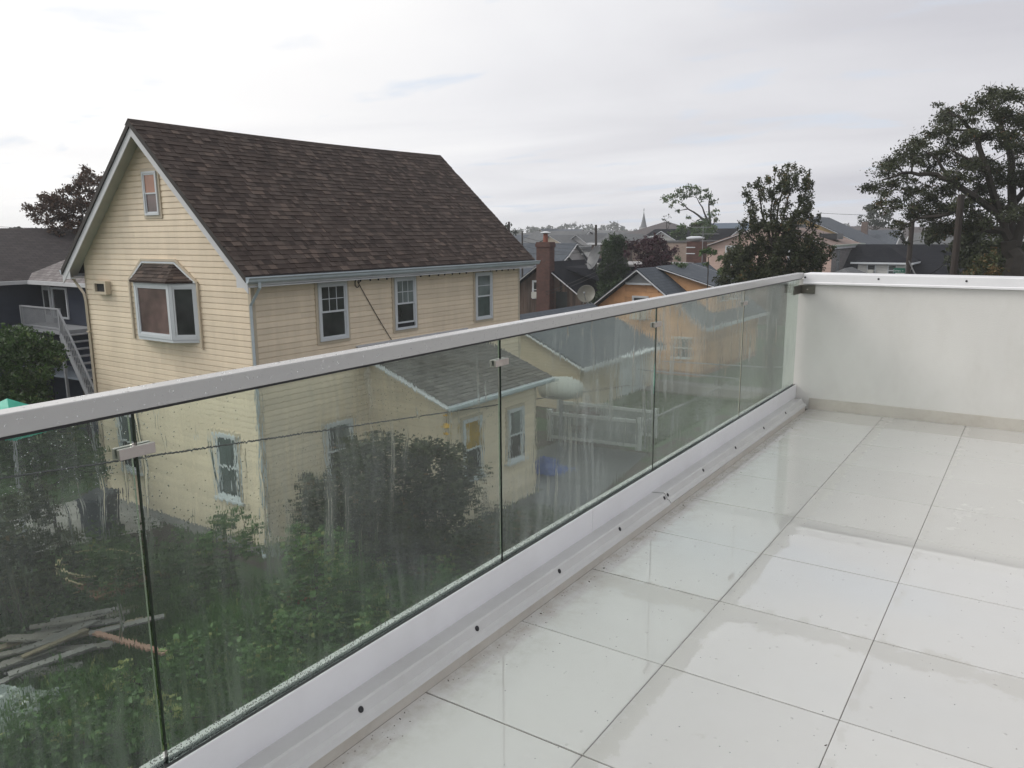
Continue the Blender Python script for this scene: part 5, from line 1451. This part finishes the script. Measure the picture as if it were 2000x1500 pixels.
L_DK = leaf_mat('dark_olive_leaves', (.024, .032, .016), (.080, .095, .040), (.14, .09, .035))
L_BIG = leaf_mat('dusky_locust_leaves', (.026, .032, .018), (.085, .10, .045), (.14, .085, .045))
L_GRN = leaf_mat('fresh_green_leaves', (.032, .078, .022), (.115, .215, .058), (.21, .24, .08))
L_MID = leaf_mat('mid_green_leaves', (.028, .055, .018), (.095, .165, .05), (.16, .17, .06))
L_PLUM = leaf_mat('purple_plum_leaves', (.028, .010, .016), (.085, .032, .045), (.10, .065, .045))
L_RED = leaf_mat('rusty_autumn_leaves', (.040, .024, .016), (.115, .068, .042), (.13, .05, .035))
L_IVY = leaf_mat('dark_ivy_leaves', (.018, .036, .014), (.055, .095, .03))
L_FAR = leaf_mat('far_tree_leaves', (.03, .04, .03), (.07, .085, .055))
L_YEL = leaf_mat('yellow_green_leaves', (.03, .045, .012), (.13, .14, .035), (.2, .14, .03))

def A(x, y, D): return at(x, y, D)
# big spreading tree at the right
D = 30
bl = [([gbase(1990, 560, D), A(1985, 520, D), A(1972, 470, D)], .30, .26), ([A(1972, 470, D), A(1950, 415, D), A(1900, 385, D - 1), A(1855, 350, D - 1), A(1812, 338, D - 1), A(1765, 338, D - 1), A(1722, 352, D - 1)], .15, .025),
      ([A(1950, 415, D), A(1928, 335, D - 1), A(1906, 268, D - 1), A(1872, 228, D - 1), A(1848, 218, D - 1)], .13, .02), ([A(1972, 470, D), A(1978, 380, D + 1), A(1970, 290, D + 1), A(1952, 232, D + 1), A(1935, 198, D + 1)], .16, .03),
      ([A(1985, 480, D), A(2012, 380, D), A(2020, 280, D), A(2000, 205, D)], .16, .03), ([A(1900, 388, D), A(1852, 418, D - 1), A(1795, 428, D - 1), A(1765, 440, D - 1)], .09, .02),
      ([A(1855, 352, D - 1), A(1830, 310, D - 1), A(1800, 292, D - 1)], .07, .015), ([A(1928, 335, D - 1), A(1888, 308, D - 1), A(1852, 290, D - 1)], .07, .015), ([A(1978, 400, D + 1), A(2040, 330, D + 1), A(2070, 260, D + 1)], .12, .03)]
cl = []
for x, y, r in ((1712, 365, 20), (1728, 340, 22), (1748, 318, 24), (1770, 296, 24), (1795, 280, 24), (1822, 262, 24), (1845, 238, 22), (1852, 222, 18), (1880, 238, 20), (1892, 262, 22), (1905, 212, 18), (1928, 196, 22), (1955, 188, 24), (1985, 186, 24), (1950, 225, 24), (1985, 225, 26), (1930, 262, 24), (1965, 268, 24), (1992, 285, 26), (1868, 285, 22), (1838, 300, 22), (1800, 318, 20), (1772, 350, 16), (1745, 362, 18), (1722, 392, 18), (1740, 405, 16), (1760, 392, 16), (1792, 372, 20), (1812, 395, 22), (1838, 372, 22), (1870, 350, 24), (1902, 330, 24), (1935, 322, 24), (1960, 350, 26), (1992, 345, 24), (1800, 412, 22), (1775, 422, 16), (1757, 440, 14), (1752, 458, 12), (1820, 430, 26), (1850, 410, 28), (1880, 400, 28), (1915, 375, 26), (1850, 445, 28), (1885, 440, 30), (1920, 425, 26), (1950, 400, 22), (1990, 410, 24), (2030, 240, 40), (2040, 330, 40), (2030, 420, 40), (1830, 345, 14), (1880, 318, 16)):
    d = D + random.uniform(-1.6, 1.4); cl.append((A(x, y, d), r * d / FPX, random.gauss(.42, .14)))
    cl.append((A(x + random.uniform(-26, 26), y + random.uniform(-8, 22), d + random.uniform(-1, 2)), r * .7 * d / FPX, random.gauss(.36, .14)))
    
    for _k in range(2): cl.append((A(x + random.uniform(-20, 20), y + random.uniform(-16, 16), d + random.uniform(-1.5, 1.5)), r * .6 * d / FPX, random.gauss(.42, .14)))
cl += fill([(1725, 350), (1770, 300), (1850, 240), (1930, 200), (2010, 190), (2060, 300), (2050, 430), (1900, 430), (1800, 410), (1740, 385)], 31.5, 40, 11, 1.5, .38)
tree('spreading_tree', 'tall spreading dark tree with arching limbs at the right edge', gbase(1990, 560, D), cl, L_BIG, 1900, .045, .4, bl, flat=.5, twigs=6, twig=14, spread=1.35)
cl = fill([(1812, 462), (1900, 440), (2010, 450), (2010, 560), (1885, 560), (1858, 505)], 37, 60, 18, 2, .3)
tree('dense_tree', 'dense dark tree mass below the spreading tree', gbase(1880, 560, 37), cl, L_DK, 750, .11, .3, flat=.8)
cl = fill([(1905, 492), (1945, 488), (1960, 560), (1890, 560)], 26, 20, 12, .8, .75)
tree('green_shrub', 'lighter green bush with pointed shoots above the parapet', gbase(1925, 560, 26), cl, L_DK, 2600, .05, .06, flat=1.2, cat='bush')
# pear tree
D = 29
poly = [(1512, 326), (1535, 322), (1560, 325), (1585, 345), (1588, 390), (1578, 410), (1600, 412), (1588, 445), (1605, 470), (1628, 480), (1622, 520), (1580, 552), (1400, 560), (1412, 500), (1436, 482), (1452, 455), (1445, 420), (1458, 395), (1450, 375), (1470, 350), (1492, 358)]
cl = fill(poly, D, 230, 9, 1.3, .40, .18) + fill([(1440, 480), (1605, 480), (1620, 530), (1580, 556), (1400, 560)], D, 110, 12, 1.4, .35, .15)
bl = [([gbase(1515, 570, D), A(1512, 520, D), A(1512, 480, D)], .2, .15)]
for x1, y1, x2, y2 in ((1490, 420, 1478, 350), (1505, 420, 1515, 330), (1530, 420, 1556, 332), (1540, 440, 1582, 360), (1470, 470, 1440, 430), (1555, 470, 1596, 430), (1560, 500, 1615, 490), (1460, 500, 1420, 510), (1520, 400, 1540, 330)):
    bl.append(([A(1512, 490, D), A(x1, y1, D + random.uniform(-.5, .5)), A(x2, y2, D + random.uniform(-1, 1))], .05, .012))
tree('pear_tree', 'upright dark bronze green tree in front of the pink house', gbase(1515, 570, D), cl, L_DK, 3000, .05, .2, bl, flat=1.4, twigs=4, twig=8, spread=1.05)
for lab, x, y, s_, rp in (('leafy sapling against the pink wall under the window', 1412, 525, 10, 7), ('leafy shoots between the square chimney and the pink house', 1383, 505, 11, 8)):
    cl = fill([(x - s_, y - 20), (x + s_, y - 22), (x + s_ + 2, y + 12), (x - s_, y + 14)], 37, 6, rp, .4, .45); tree('sapling', lab, gbase(x, y + 30, 37), cl, L_MID, 1600, .07, .04, cat='sapling', twigs=2)
# sparse windswept tree
D = 90
bl = [([gbase(1388, 460, D), A(1386, 440, D), A(1370, 425, D), A(1345, 408, D), A(1322, 390, D)], .20, .03), ([A(1386, 440, D), A(1372, 405, D), A(1355, 378, D)], .14, .02), ([A(1388, 445, D), A(1384, 400, D), A(1390, 372, D)], .14, .02), ([A(1388, 450, D), A(1400, 425, D)], .1, .02), ([A(1345, 408, D), A(1325, 412, D)], .08, .02)]
cl = []
for x, y, r in ((1306, 385, 9), (1300, 392, 6), (1320, 382, 8), (1330, 374, 9), (1345, 368, 9), (1358, 366, 8), (1335, 384, 8), (1350, 380, 8), (1365, 376, 8), (1372, 388, 8), (1385, 382, 8), (1392, 395, 8), (1400, 410, 6), (1390, 420, 9), (1378, 430, 9), (1398, 430, 6), (1366, 436, 8), (1345, 425, 5), (1325, 412, 6), (1335, 400, 4), (1380, 372, 6), (1318, 395, 6), (1312, 402, 5)):
    cl.append((A(x, y, D + random.uniform(-1, 1)), r * D / FPX, random.gauss(.5, .15)))
tree('sparse_tree', 'sparse windswept tree standing against the sky beside the steeple', gbase(1388, 460, D), cl, L_MID, 260, .16, .14, bl, flat=.6, twigs=3, spread=1.5, twig=9)
tree('thin_tree', 'small pale leafless looking tree right of the steeple', gbase(1302, 450, 110), fill([(1290, 438), (1296, 422), (1306, 418), (1314, 428), (1312, 440)], 110, 9, 4, 1, .5), L_FAR, 60, .13, .12, twigs=4, flat=.7)
tree('hedge_tree', 'round dark green tree under the sparse tree', gbase(1355, 470, 86), fill([(1312, 450), (1330, 444), (1350, 434), (1380, 432), (1395, 448), (1392, 462), (1312, 462)], 86, 40, 9, 1.5, .45), L_MID, 300, .16, .2)
tree('ash_tree', 'hazy round tree beyond the chimneyed slate house', gbase(1705, 450, 115), fill([(1676, 425), (1690, 405), (1712, 402), (1722, 415), (1740, 412), (1745, 428), (1730, 440), (1700, 446), (1680, 440)], 115, 34, 8, 3, .4), L_FAR, 90, .22, .3, flat=.8)
# purple plum, ivy tower and hedge
tree('plum_tree', 'purple leaved plum tree in front of the tan brick building', gbase(1270, 540, 47), fill([(1228, 480), (1250, 470), (1270, 466), (1300, 472), (1318, 490), (1326, 515), (1300, 528), (1240, 530), (1222, 510)], 47, 60, 13, 1.6, .4), L_PLUM, 750, .085, .2)
tree('green_shoots', 'thin green shoots beside the plum tree and the square chimney', gbase(1330, 540, 44), fill([(1322, 500), (1340, 496), (1340, 520), (1318, 524)], 44, 7, 7, .8, .45), L_MID, 900, .08, .05, cat='bush')
tree('ivy_column', 'dark ivy covered pole standing like a green column', gbase(1200, 560, 47), fill([(1186, 468), (1196, 462), (1212, 462), (1222, 474), (1224, 520), (1215, 560), (1175, 575), (1168, 560), (1174, 515), (1180, 485)], 47, 150, 9, .6, .35), L_IVY, 1500, .06, .15, flat=1.1, cat='ivy')
tree('hedge', 'dark hedge running down behind the orange house rake', gbase(1180, 590, 46), fill([(1160, 585), (1180, 565), (1225, 540), (1235, 560), (1200, 590), (1150, 600)], 46, 40, 10, 1.2, .35), L_IVY, 1500, .07, .1, cat='hedge')
# rusty tree on the left
tree('rusty_leaved_tree', 'rusty red leaved tree behind the gable of the cream house', gbase(150, 480, 40), fill([(48, 402), (70, 390), (95, 380), (120, 372), (150, 352), (170, 332), (200, 335), (230, 360), (230, 470), (120, 475), (90, 455), (100, 440), (70, 432), (55, 415)], 40, 190, 11, 2, .42), L_RED, 900, .06, .25, flat=.7, twigs=4)
# bushes left of the cream house
tree('large_bush', 'large dark green bush in front of the navy house', gbase(60, 800, 24), fill([(-60, 640), (-10, 650), (40, 640), (95, 655), (128, 682), (108, 710), (92, 740), (88, 785), (-60, 800)], 25, 150, 18, 2.2, .25, .15), L_MID, 900, .06, .12, flat=.8, cat='bush', twigs=2)
tree('tall_shrub', 'shrub with light green tips reaching the landing of the navy house', gbase(90, 760, 26.5), fill([(20, 660), (60, 650), (110, 645), (120, 668), (100, 690), (30, 685)], 26.5, 12, 9, .6, .6), L_GRN, 600, .06, .08, cat='bush')
# what grows under the glass: hedge, weeds and shrubs of the overgrown garden
tree('garden_hedge', 'dark green hedge along the back lawn behind the first glass pane', gbase(100, 900, 21), fill([(-80, 860), (60, 830), (190, 830), (205, 900), (190, 940), (-80, 930)], 21, 60, 26, 1.3, .4), L_MID, 420, .08, .08, cat='hedge', twigs=1)
tree('dark_shrub', 'big dark shrub in front of the lean-to wing', gbase(760, 1110, 14.5), fill([(590, 930), (640, 880), (700, 865), (760, 850), (830, 862), (900, 880), (930, 930), (900, 1000), (850, 1080), (640, 1100), (590, 1020)], 15, 230, 32, 1.0, .34, .14), L_DK, 1100, .05, .1, cat='bush', twigs=2)
tree('light_green_shrub', 'light green shrub at the near corner of the cream house', gbase(450, 1100, 16), fill([(380, 1040), (410, 1010), (470, 1000), (510, 1030), (505, 1080), (420, 1095), (370, 1070)], 15.8, 26, 18, .4, .6), L_GRN, 1500, .045, .04, cat='bush', twigs=2)
tree('tall_weeds', 'tall green weeds right of the garden kerb', gbase(610, 1160, 13), fill([(560, 1040), (620, 1010), (680, 1040), (690, 1110), (640, 1170), (560, 1160)], 13.2, 40, 24, .5, .62), L_GRN, 1300, .045, .04, cat='weeds', twigs=2)
tree('dark_brush', 'dark brush at the lower left behind the glass', gbase(60, 1230, 15), fill([(-100, 990), (60, 960), (130, 1010), (140, 1160), (-100, 1200)], 15.5, 60, 38, 1.0, .28), L_DK, 700, .06, .06, cat='bush', twigs=1)  # low brush in the dark olive leaf material

def blades(name, n, area, h, mat, label, cat, dens=None, lean=.35, w=.012, kind='stuff'):
    """upright blades and stems scattered over the ground"""
    P = np.array([area() for _ in range(n)]); hh = h * rng.uniform(.4, 1.2, (n, 1))
    d = rng.normal(size=(n, 2)) * lean
    up_ = np.concatenate([d * hh, hh], 1) / 2
    side = rng.normal(size=(n, 3)); side[:, 2] = 0; side /= np.linalg.norm(side, axis=1, keepdims=True)
    o = quads(name, P + up_, up_, side * w * rng.uniform(.6, 1.6, (n, 1)), rng.normal(.5, .22, n), mat, kind=kind)
    return tag(o, label, cat)
def clumped(x0, x1, y0, y1, nc, s):
    cs = [(random.uniform(x0, x1), random.uniform(y0, y1), random.uniform(.5, 1.4)) for _ in range(nc)]
    def f():
        c = random.choice(cs); return (random.gauss(c[0], s * c[2]), random.gauss(c[1], s * c[2]), 0)
    return f
blades('garden_weeds', 80000, clumped(-11.5, -5.5, 2.6, 11, 90, .38), .55, L_GRN, 'rank green weeds between the garden kerb and the terrace', 'weeds', w=.014)
blades('rough_grass', 50000, clumped(-17, -11.9, 2.5, 8.5, 70, .45), .36, L_MID, 'rough dark grass beyond the garden kerb', 'grass', w=.012)
blades('soil_weeds', 9000, clumped(-12.5, -9, 9, 16, 24, .4), .22, L_MID, 'scattered weeds on the brown soil by the wing', 'weeds', w=.012)
blades('lawn_grass', 22000, lambda: (lambda p: (p.x, p.y, .012))(G(random.uniform(-.6, 3.2), random.uniform(12.8, 21.4))), .09, L_MID, 'short wet grass of the fenced lawn', 'grass', w=.012)
blades('back_grass', 12000, lambda: (lambda p: (p.x, p.y, .012))(G(random.uniform(-16, -8), random.uniform(-3, 7))), .12, L_MID, 'grass of the back lawn behind the first pane', 'grass', w=.02)
# leafy weeds standing up among them
def weed_patch(label, pts, r, n, mat, t):
    cl = []
    for k in range(n):
        x, y = random.choice(pts); cl.append((Vector((x + random.gauss(0, .45), y + random.gauss(0, .45), random.uniform(.1, .7))), r * random.uniform(.6, 1.2), random.gauss(t, .12)))
    b = pts[0]; tree('weed_clump', label, Vector((b[0], b[1], 0)), cl, mat, 1100, .04, .02, cat='weeds', twigs=1)
def wpatch(label, box, n, hmax, mat, t, size=.05, per=900, r=.30):
    x0, x1, y0, y1 = box; cl = []
    for k in range(n):
        x, y = random.uniform(x0, x1), random.uniform(y0, y1); h = random.uniform(.25, hmax) * random.uniform(.5, 1)
        cl.append((Vector((x, y, h)), r * random.uniform(.6, 1.2), random.gauss(t, .2)))
        if h > .6: cl.append((Vector((x + random.gauss(0, .1), y + random.gauss(0, .1), h * .45)), r * .9, random.gauss(t - .15, .12)))
    tree('weed_clump', label, Vector(((x0 + x1) / 2, (y0 + y1) / 2, 0)), cl, mat, per, size, .015, cat='weeds', twigs=1, flat=1.25)
wpatch('tall bright weeds nearest the railing below the second pane', (-10.6, -7.0, 5.4, 8.4), 90, 1.2, L_GRN, .50)
wpatch('weeds at the bottom of the first pane', (-11.0, -7.6, 2.6, 5.3), 80, 1.1, L_GRN, .42)
wpatch('darker weeds round the lumber pile', (-15.5, -13.7, 3.8, 8.4), 60, .9, L_MID, .35)
wpatch('tall weeds along the kerb towards the dark shrub', (-11.4, -8.2, 8.4, 11.2), 80, 1.4, L_GRN, .48)
wpatch('dark tall undergrowth between the dark shrub and the terrace', (-10.6, -7.2, 10.6, 14.2), 90, 1.5, L_DK, .42, .045, 1100)
wpatch('dark weeds in front of the concrete path', (-16.8, -12.2, 7.6, 9.6), 60, .8, L_MID, .32)
# lumber, hoops, pots and bins in the garden
def plank_at(root, O, a, b, w_, t_, mat):
    m = MB(); m.bar(Vector(a) - O, Vector(b) - O, w_, t_); m.build('plank', mat, root)
lp = empty('lumber_pile', Vector((-12.7, 6.3, 0)), 0, 'heap of wet weathered boards lying in the grass', 'lumber'); O = Vector((-12.7, 6.3, 0))
PW = [M('pale_weathered_board', (.16, .15, .135), .6, .3, 2, .004, 20, dirt=.6), M('yellow_pine_board', (.17, .14, .095), .6, .25, 2, dirt=.4), M('grey_board', (.16, .155, .15), .6, .3, 2, dirt=.4)]
for k in range(34):
    x = random.uniform(-13.6, -12.3); y = random.uniform(5.0, 6.8); L = random.uniform(.8, 1.7); a = random.gauss(1.15, .35); z = .16 + .012 * k
    dx, dy = math.cos(a) * L / 2, math.sin(a) * L / 2
    plank_at(lp, O, (x - dx, y - dy, z + random.uniform(-.03, .06)), (x + dx, y + dy, z + random.uniform(-.03, .06)), random.uniform(.09, .22), .03, random.choice(PW))
ol_ = MB(); ol_.bar(at(185, 1236, z=.62) - O, at(322, 1275, z=.52) - O, .10, .04); ol_.build('plank', M('salmon_board', (.26, .15, .11), .6, .2, 2), lp, label='long salmon coloured board')
wp = empty('white_sheets', at(25, 1395, z=.25), .5, 'crumpled pale plastic sheeting at the lower left', 'sheet')
m = MB(); N_ = 10
hgt = [[.06 + .12 * random.random() for _ in range(N_ + 1)] for _ in range(N_ + 1)]
for i in range(N_):
    for j in range(N_): m.poly([(-.5 + i * .1, -.8 + j * .13, hgt[i][j]), (-.4 + i * .1, -.8 + j * .13, hgt[i + 1][j]), (-.4 + i * .1, -.67 + j * .13, hgt[i + 1][j + 1]), (-.5 + i * .1, -.67 + j * .13, hgt[i][j + 1])])
m.build('sheet', M('pale_plastic', (.26, .29, .28), .3, .2, 6), wp)
hp_ = empty('hose_coils', at(215, 1140, z=.1), 0, 'loops of pale yellow hose over a rusty brown frame', 'hose')
m = MB()
for k in range(5):
    r = .45 + .1 * k; cx_, cy_ = random.gauss(0, .12), random.gauss(0, .15); m.tube([(cx_ + r * math.cos(a) * 1.1, cy_ + r * math.sin(a), .15 + .18 * math.sin(a + k) + .05 * k) for a in [j * .35 for j in range(16)]], .016, 5)
m.build('hose', M('pale_yellow_hose', (.36, .30, .16), .5, .15), hp_, uv=False)
m = MB(); m.slab([(-.9, -.6, .14), (.8, -.7, .18), (1.0, .6, .22), (-.7, .7, .16)], .1); m.build('rusty_tray', M('rusty_brown', (.12, .065, .035), .8, .35, 3), hp_)
pt = empty('flower_pot', at(590, 1200, z=.0), 0, 'orange terracotta tub among the weeds', 'pot')
m = MB(); m.lathe([(.17, 0), (.25, .34), (.28, .34), (.28, .42), (.22, .42), (.20, .30)], (0, 0, 0), 18); m.build('tub', M('orange_terracotta', (.26, .09, .045), .8, .2, 5), pt, uv=False)
m = MB(); m.lathe([(.21, .30), (.21, .36)], (0, 0, 0), 14); m.build('earth', soil_m, pt, uv=False)
bn = empty('rubbish_bin', at(200, 1046, z=0), .4, 'dark rubbish bin at the foot of the cream gable wall', 'bin')
m = MB(); m.hull8([(-.26, -.28, .05), (.26, -.28, .05), (.26, .28, .05), (-.26, .28, .05), (-.32, -.34, .95), (.32, -.34, .95), (.32, .34, .95), (-.32, .34, .95)]); m.build('bin_body', M('dark_blue_plastic', (.03, .035, .05), .4, .1), bn, bevel=.02)
m = MB(); m.hull8([(-.34, -.38, .955), (.34, -.38, .955), (.34, .36, .955), (-.34, .36, .955), (-.3, -.34, 1.0), (.3, -.34, 1.0), (.3, .34, 1.08), (-.3, .34, 1.08)]); m.build('lid', MATS['dark_blue_plastic'], bn, bevel=.01)
for x in (-.3, .3):
    m = MB(); m.lathe([(.1, -.03), (.1, .03)], (x, .28, .1), 12, (1, 0, 0)); m.build('wheel', BLACKR, bn, uv=False)
bt = empty('blue_tarp_heap', at(1068, 918, z=0), 0, 'small heap covered by a blue tarp on the dark driveway', 'tarp')
m = MB(); N_ = 8
for i in range(N_):
    for j in range(N_):
        f = lambda a, b: (-.6 + a * .15, -.5 + b * .125, .42 * math.sin(math.pi * a / N_) * math.sin(math.pi * b / N_) + .04 * math.sin(a * 2.3 + b * 1.7))
        m.poly([f(i, j), f(i + 1, j), f(i + 1, j + 1), f(i, j + 1)])
m.build('tarp', M('blue_tarp', (.03, .07, .26), .4, .2, 4), bt)
tree('reddish_shrub', 'dull reddish shrub in front of the back vinyl fence', gbase(1140, 850, 26), fill([(1105, 830), (1125, 808), (1160, 800), (1172, 825), (1165, 850), (1115, 850)], 26.5, 26, 15, .6, .6), leaf_mat('dull_red_leaves', (.05, .028, .028), (.16, .085, .08)), 900, .05, .05, cat='bush', twigs=1)
cn = empty('rounded_white_cover', at(1095, 752, 23.5), 0, 'rounded white cover standing beyond the wing roof', 'cover')
m = MB(); m.lathe([(.62, -.32), (.72, -.12), (.62, .08), (.38, .2), (.08, .24)], (0, 0, 0), 20); m.build('cover', M('milky_white_cover', (.42, .43, .40), .5, .08, 2), cn, smooth=True, uv=False)
m = MB()
for k in range(4): m.tube([(.8 * math.cos(k * 1.57 + .5), .8 * math.sin(k * 1.57 + .5), -cn.location.z), (.8 * math.cos(k * 1.57 + .5), .8 * math.sin(k * 1.57 + .5), -.3)], .03, 6)
m.build('legs', MATS['grey_galvanised'], cn, uv=False)

# ------------------------------------------------------------------ poles and wires
def pole(label, px, y0, D, r, x1=None, cross=False, h_extra=0):
    t = at(px, y0, D); b = at(x1 or px, y0 + 60, D); root = empty('utility_pole', Vector((b.x, b.y, 0)), 0, label, 'pole', 'utility poles of the neighbourhood')
    d = t - Vector((b.x, b.y, 0)); lean = (at(x1 or px, y0 + 60, D) - at(px, y0, D)); 
    foot = Vector((0, 0, 0)); m = MB(); m.tube([foot, (t - root.location) * .5, t - root.location], [r * 1.15, r, r * .85], 9); m.build('shaft', WOODPOLE, root, uv=False)
    if cross: m = MB(); c = t - root.location - VZ * .5; m.bar(c - R * .9, c + R * .9, .1, .12); m.build('crossarm', WOODPOLE, root)
    return t
t1 = pole('thick leaning pole in front of the spreading tree', 1878, 380, 26, .105, 1870)
t2 = pole('thinner pole in front of the black roofed house', 1782, 428, 42, .13, 1777)
t3 = pole('tall thin pole in front of the far grey roofs', 1164, 439, 52, .085, 1166)
t4 = pole('short dark pole poking out of the ivy column', 1208, 459, 50, .12, 1208)
t5 = pole('pole at the foot of the brown roof slope', 994, 433, 60, .09, 996)
t6 = pole('thin pole left of the red chimney', 1020, 451, 62, .07, 1020)
t7 = pole('faint pole at the far left horizon', 37, 442, 75, .10, 40)
def wire(label, a, b, sag, r=.012, n=14):
    m = MB(); pts = []
    for k in range(n + 1):
        f = k / n; p = a.lerp(b, f); p.z -= sag * 4 * f * (1 - f); pts.append(p - a)
    m.tube(pts, r, 4); root = m.build('overhead_wire', WIRE, uv=False); root.location = a
    tag(root, label, 'wire')
wire('black cable crossing below the top rail through the glass', at(-500, 1008, 9), at(1232, 752, 30.5), .0, .013)
wire('upper of the twin cables over the dark brown house roof', at(1066, 570, 37), at(1225, 497, 42), .15, .012)
wire('lower of the twin cables over the dark brown house roof', at(1066, 576, 37), at(1225, 505, 42), .15, .012)
wire('wire from the short pole past the pear tree', t2 - VZ * 1.9, t1 - VZ * 3.0, .4, .03)
wire('service wire dropping from the parapet side to the thick pole', at(1805, 540, 29), at(1860, 500, 30), .1, .02)
wire('thin wire across the sky between pear tree and ash tree', at(1600, 416, 60), at(1700, 420, 60), .02, .012)
wire('thin wire above the tan roofed house', at(-30, 441, 70), at(110, 446, 70), .05, .012)
for k, (ya, yb) in enumerate(((462, 478), (470, 486), (480, 490), (492, 488))):
    wire('wire number %s from the top among those behind the red chimney' % ('one', 'two', 'three', 'four')[k], at(1020, ya, 60), at(1166, yb, 56), .25, .012)

# ------------------------------------------------------------------ tree line on the horizon
def belt(name, label, pts, D, rpx, n, mat, kind='stuff'):
    cl = []
    for k in range(n):
        i = random.randrange(len(pts) - 1); f = random.random(); (x0, y0), (x1, y1) = pts[i], pts[i + 1]
        x = x0 + (x1 - x0) * f; yt = y0 + (y1 - y0) * f; y = random.uniform(yt + 3, 464)
        d = D + random.uniform(-20, 20); cl.append((at(x, y, d), rpx * d / FPX * random.uniform(.7, 1.2), random.gauss(.45, .15)))
    P, Uv, Vv, T = leaf_cloud(cl, 6.5, .75, V0, .9)
    return tag(quads(name, P, Uv, Vv, T, mat, kind=kind), label, 'woods')
belt('tree_line', 'hazy belt of trees along the horizon', [(995, 452), (1015, 444), (1035, 440), (1050, 446), (1060, 440), (1075, 440), (1088, 446), (1100, 439), (1115, 434), (1135, 438), (1150, 436), (1175, 438), (1200, 432), (1215, 440), (1225, 446), (1300, 444), (1450, 447), (1640, 436), (1660, 437), (1700, 444), (1760, 442), (1850, 430), (2060, 440)], 400, 5.0, 620, L_FAR)
belt('left_tree_line', 'hazy belt of trees at the far left', [(-120, 455), (0, 462), (20, 448), (30, 445), (50, 444), (65, 444), (80, 452), (110, 455), (200, 455)], 230, 5.0, 170, L_FAR)
tree('far_pine', 'dark treetop just above the far edge of the cream roof', gbase(985, 445, 75), fill([(975, 438), (1000, 440), (1012, 455), (975, 455)], 75, 10, 6, 1, .4), L_FAR, 150, .16, .15)

# ------------------------------------------------------------------ haze
hz = MB(); hz.box(-440, 440, -60, 470, -1, 15)
ho = hz.build('haze', DARKM, uv=False); ho.data.materials.clear()
hm = bpy.data.materials.new('haze_air'); hm.use_nodes = True; t = hm.node_tree; t.nodes.clear()
o_ = t.nodes.new('ShaderNodeOutputMaterial'); pv = t.nodes.new('ShaderNodeVolumePrincipled'); pv.inputs['Color'].default_value = (.93, .95, 1, 1); pv.inputs['Density'].default_value = .00085
t.links.new(pv.outputs[0], o_.inputs['Volume']); ho.data.materials.append(hm); ho['kind'] = 'stuff'
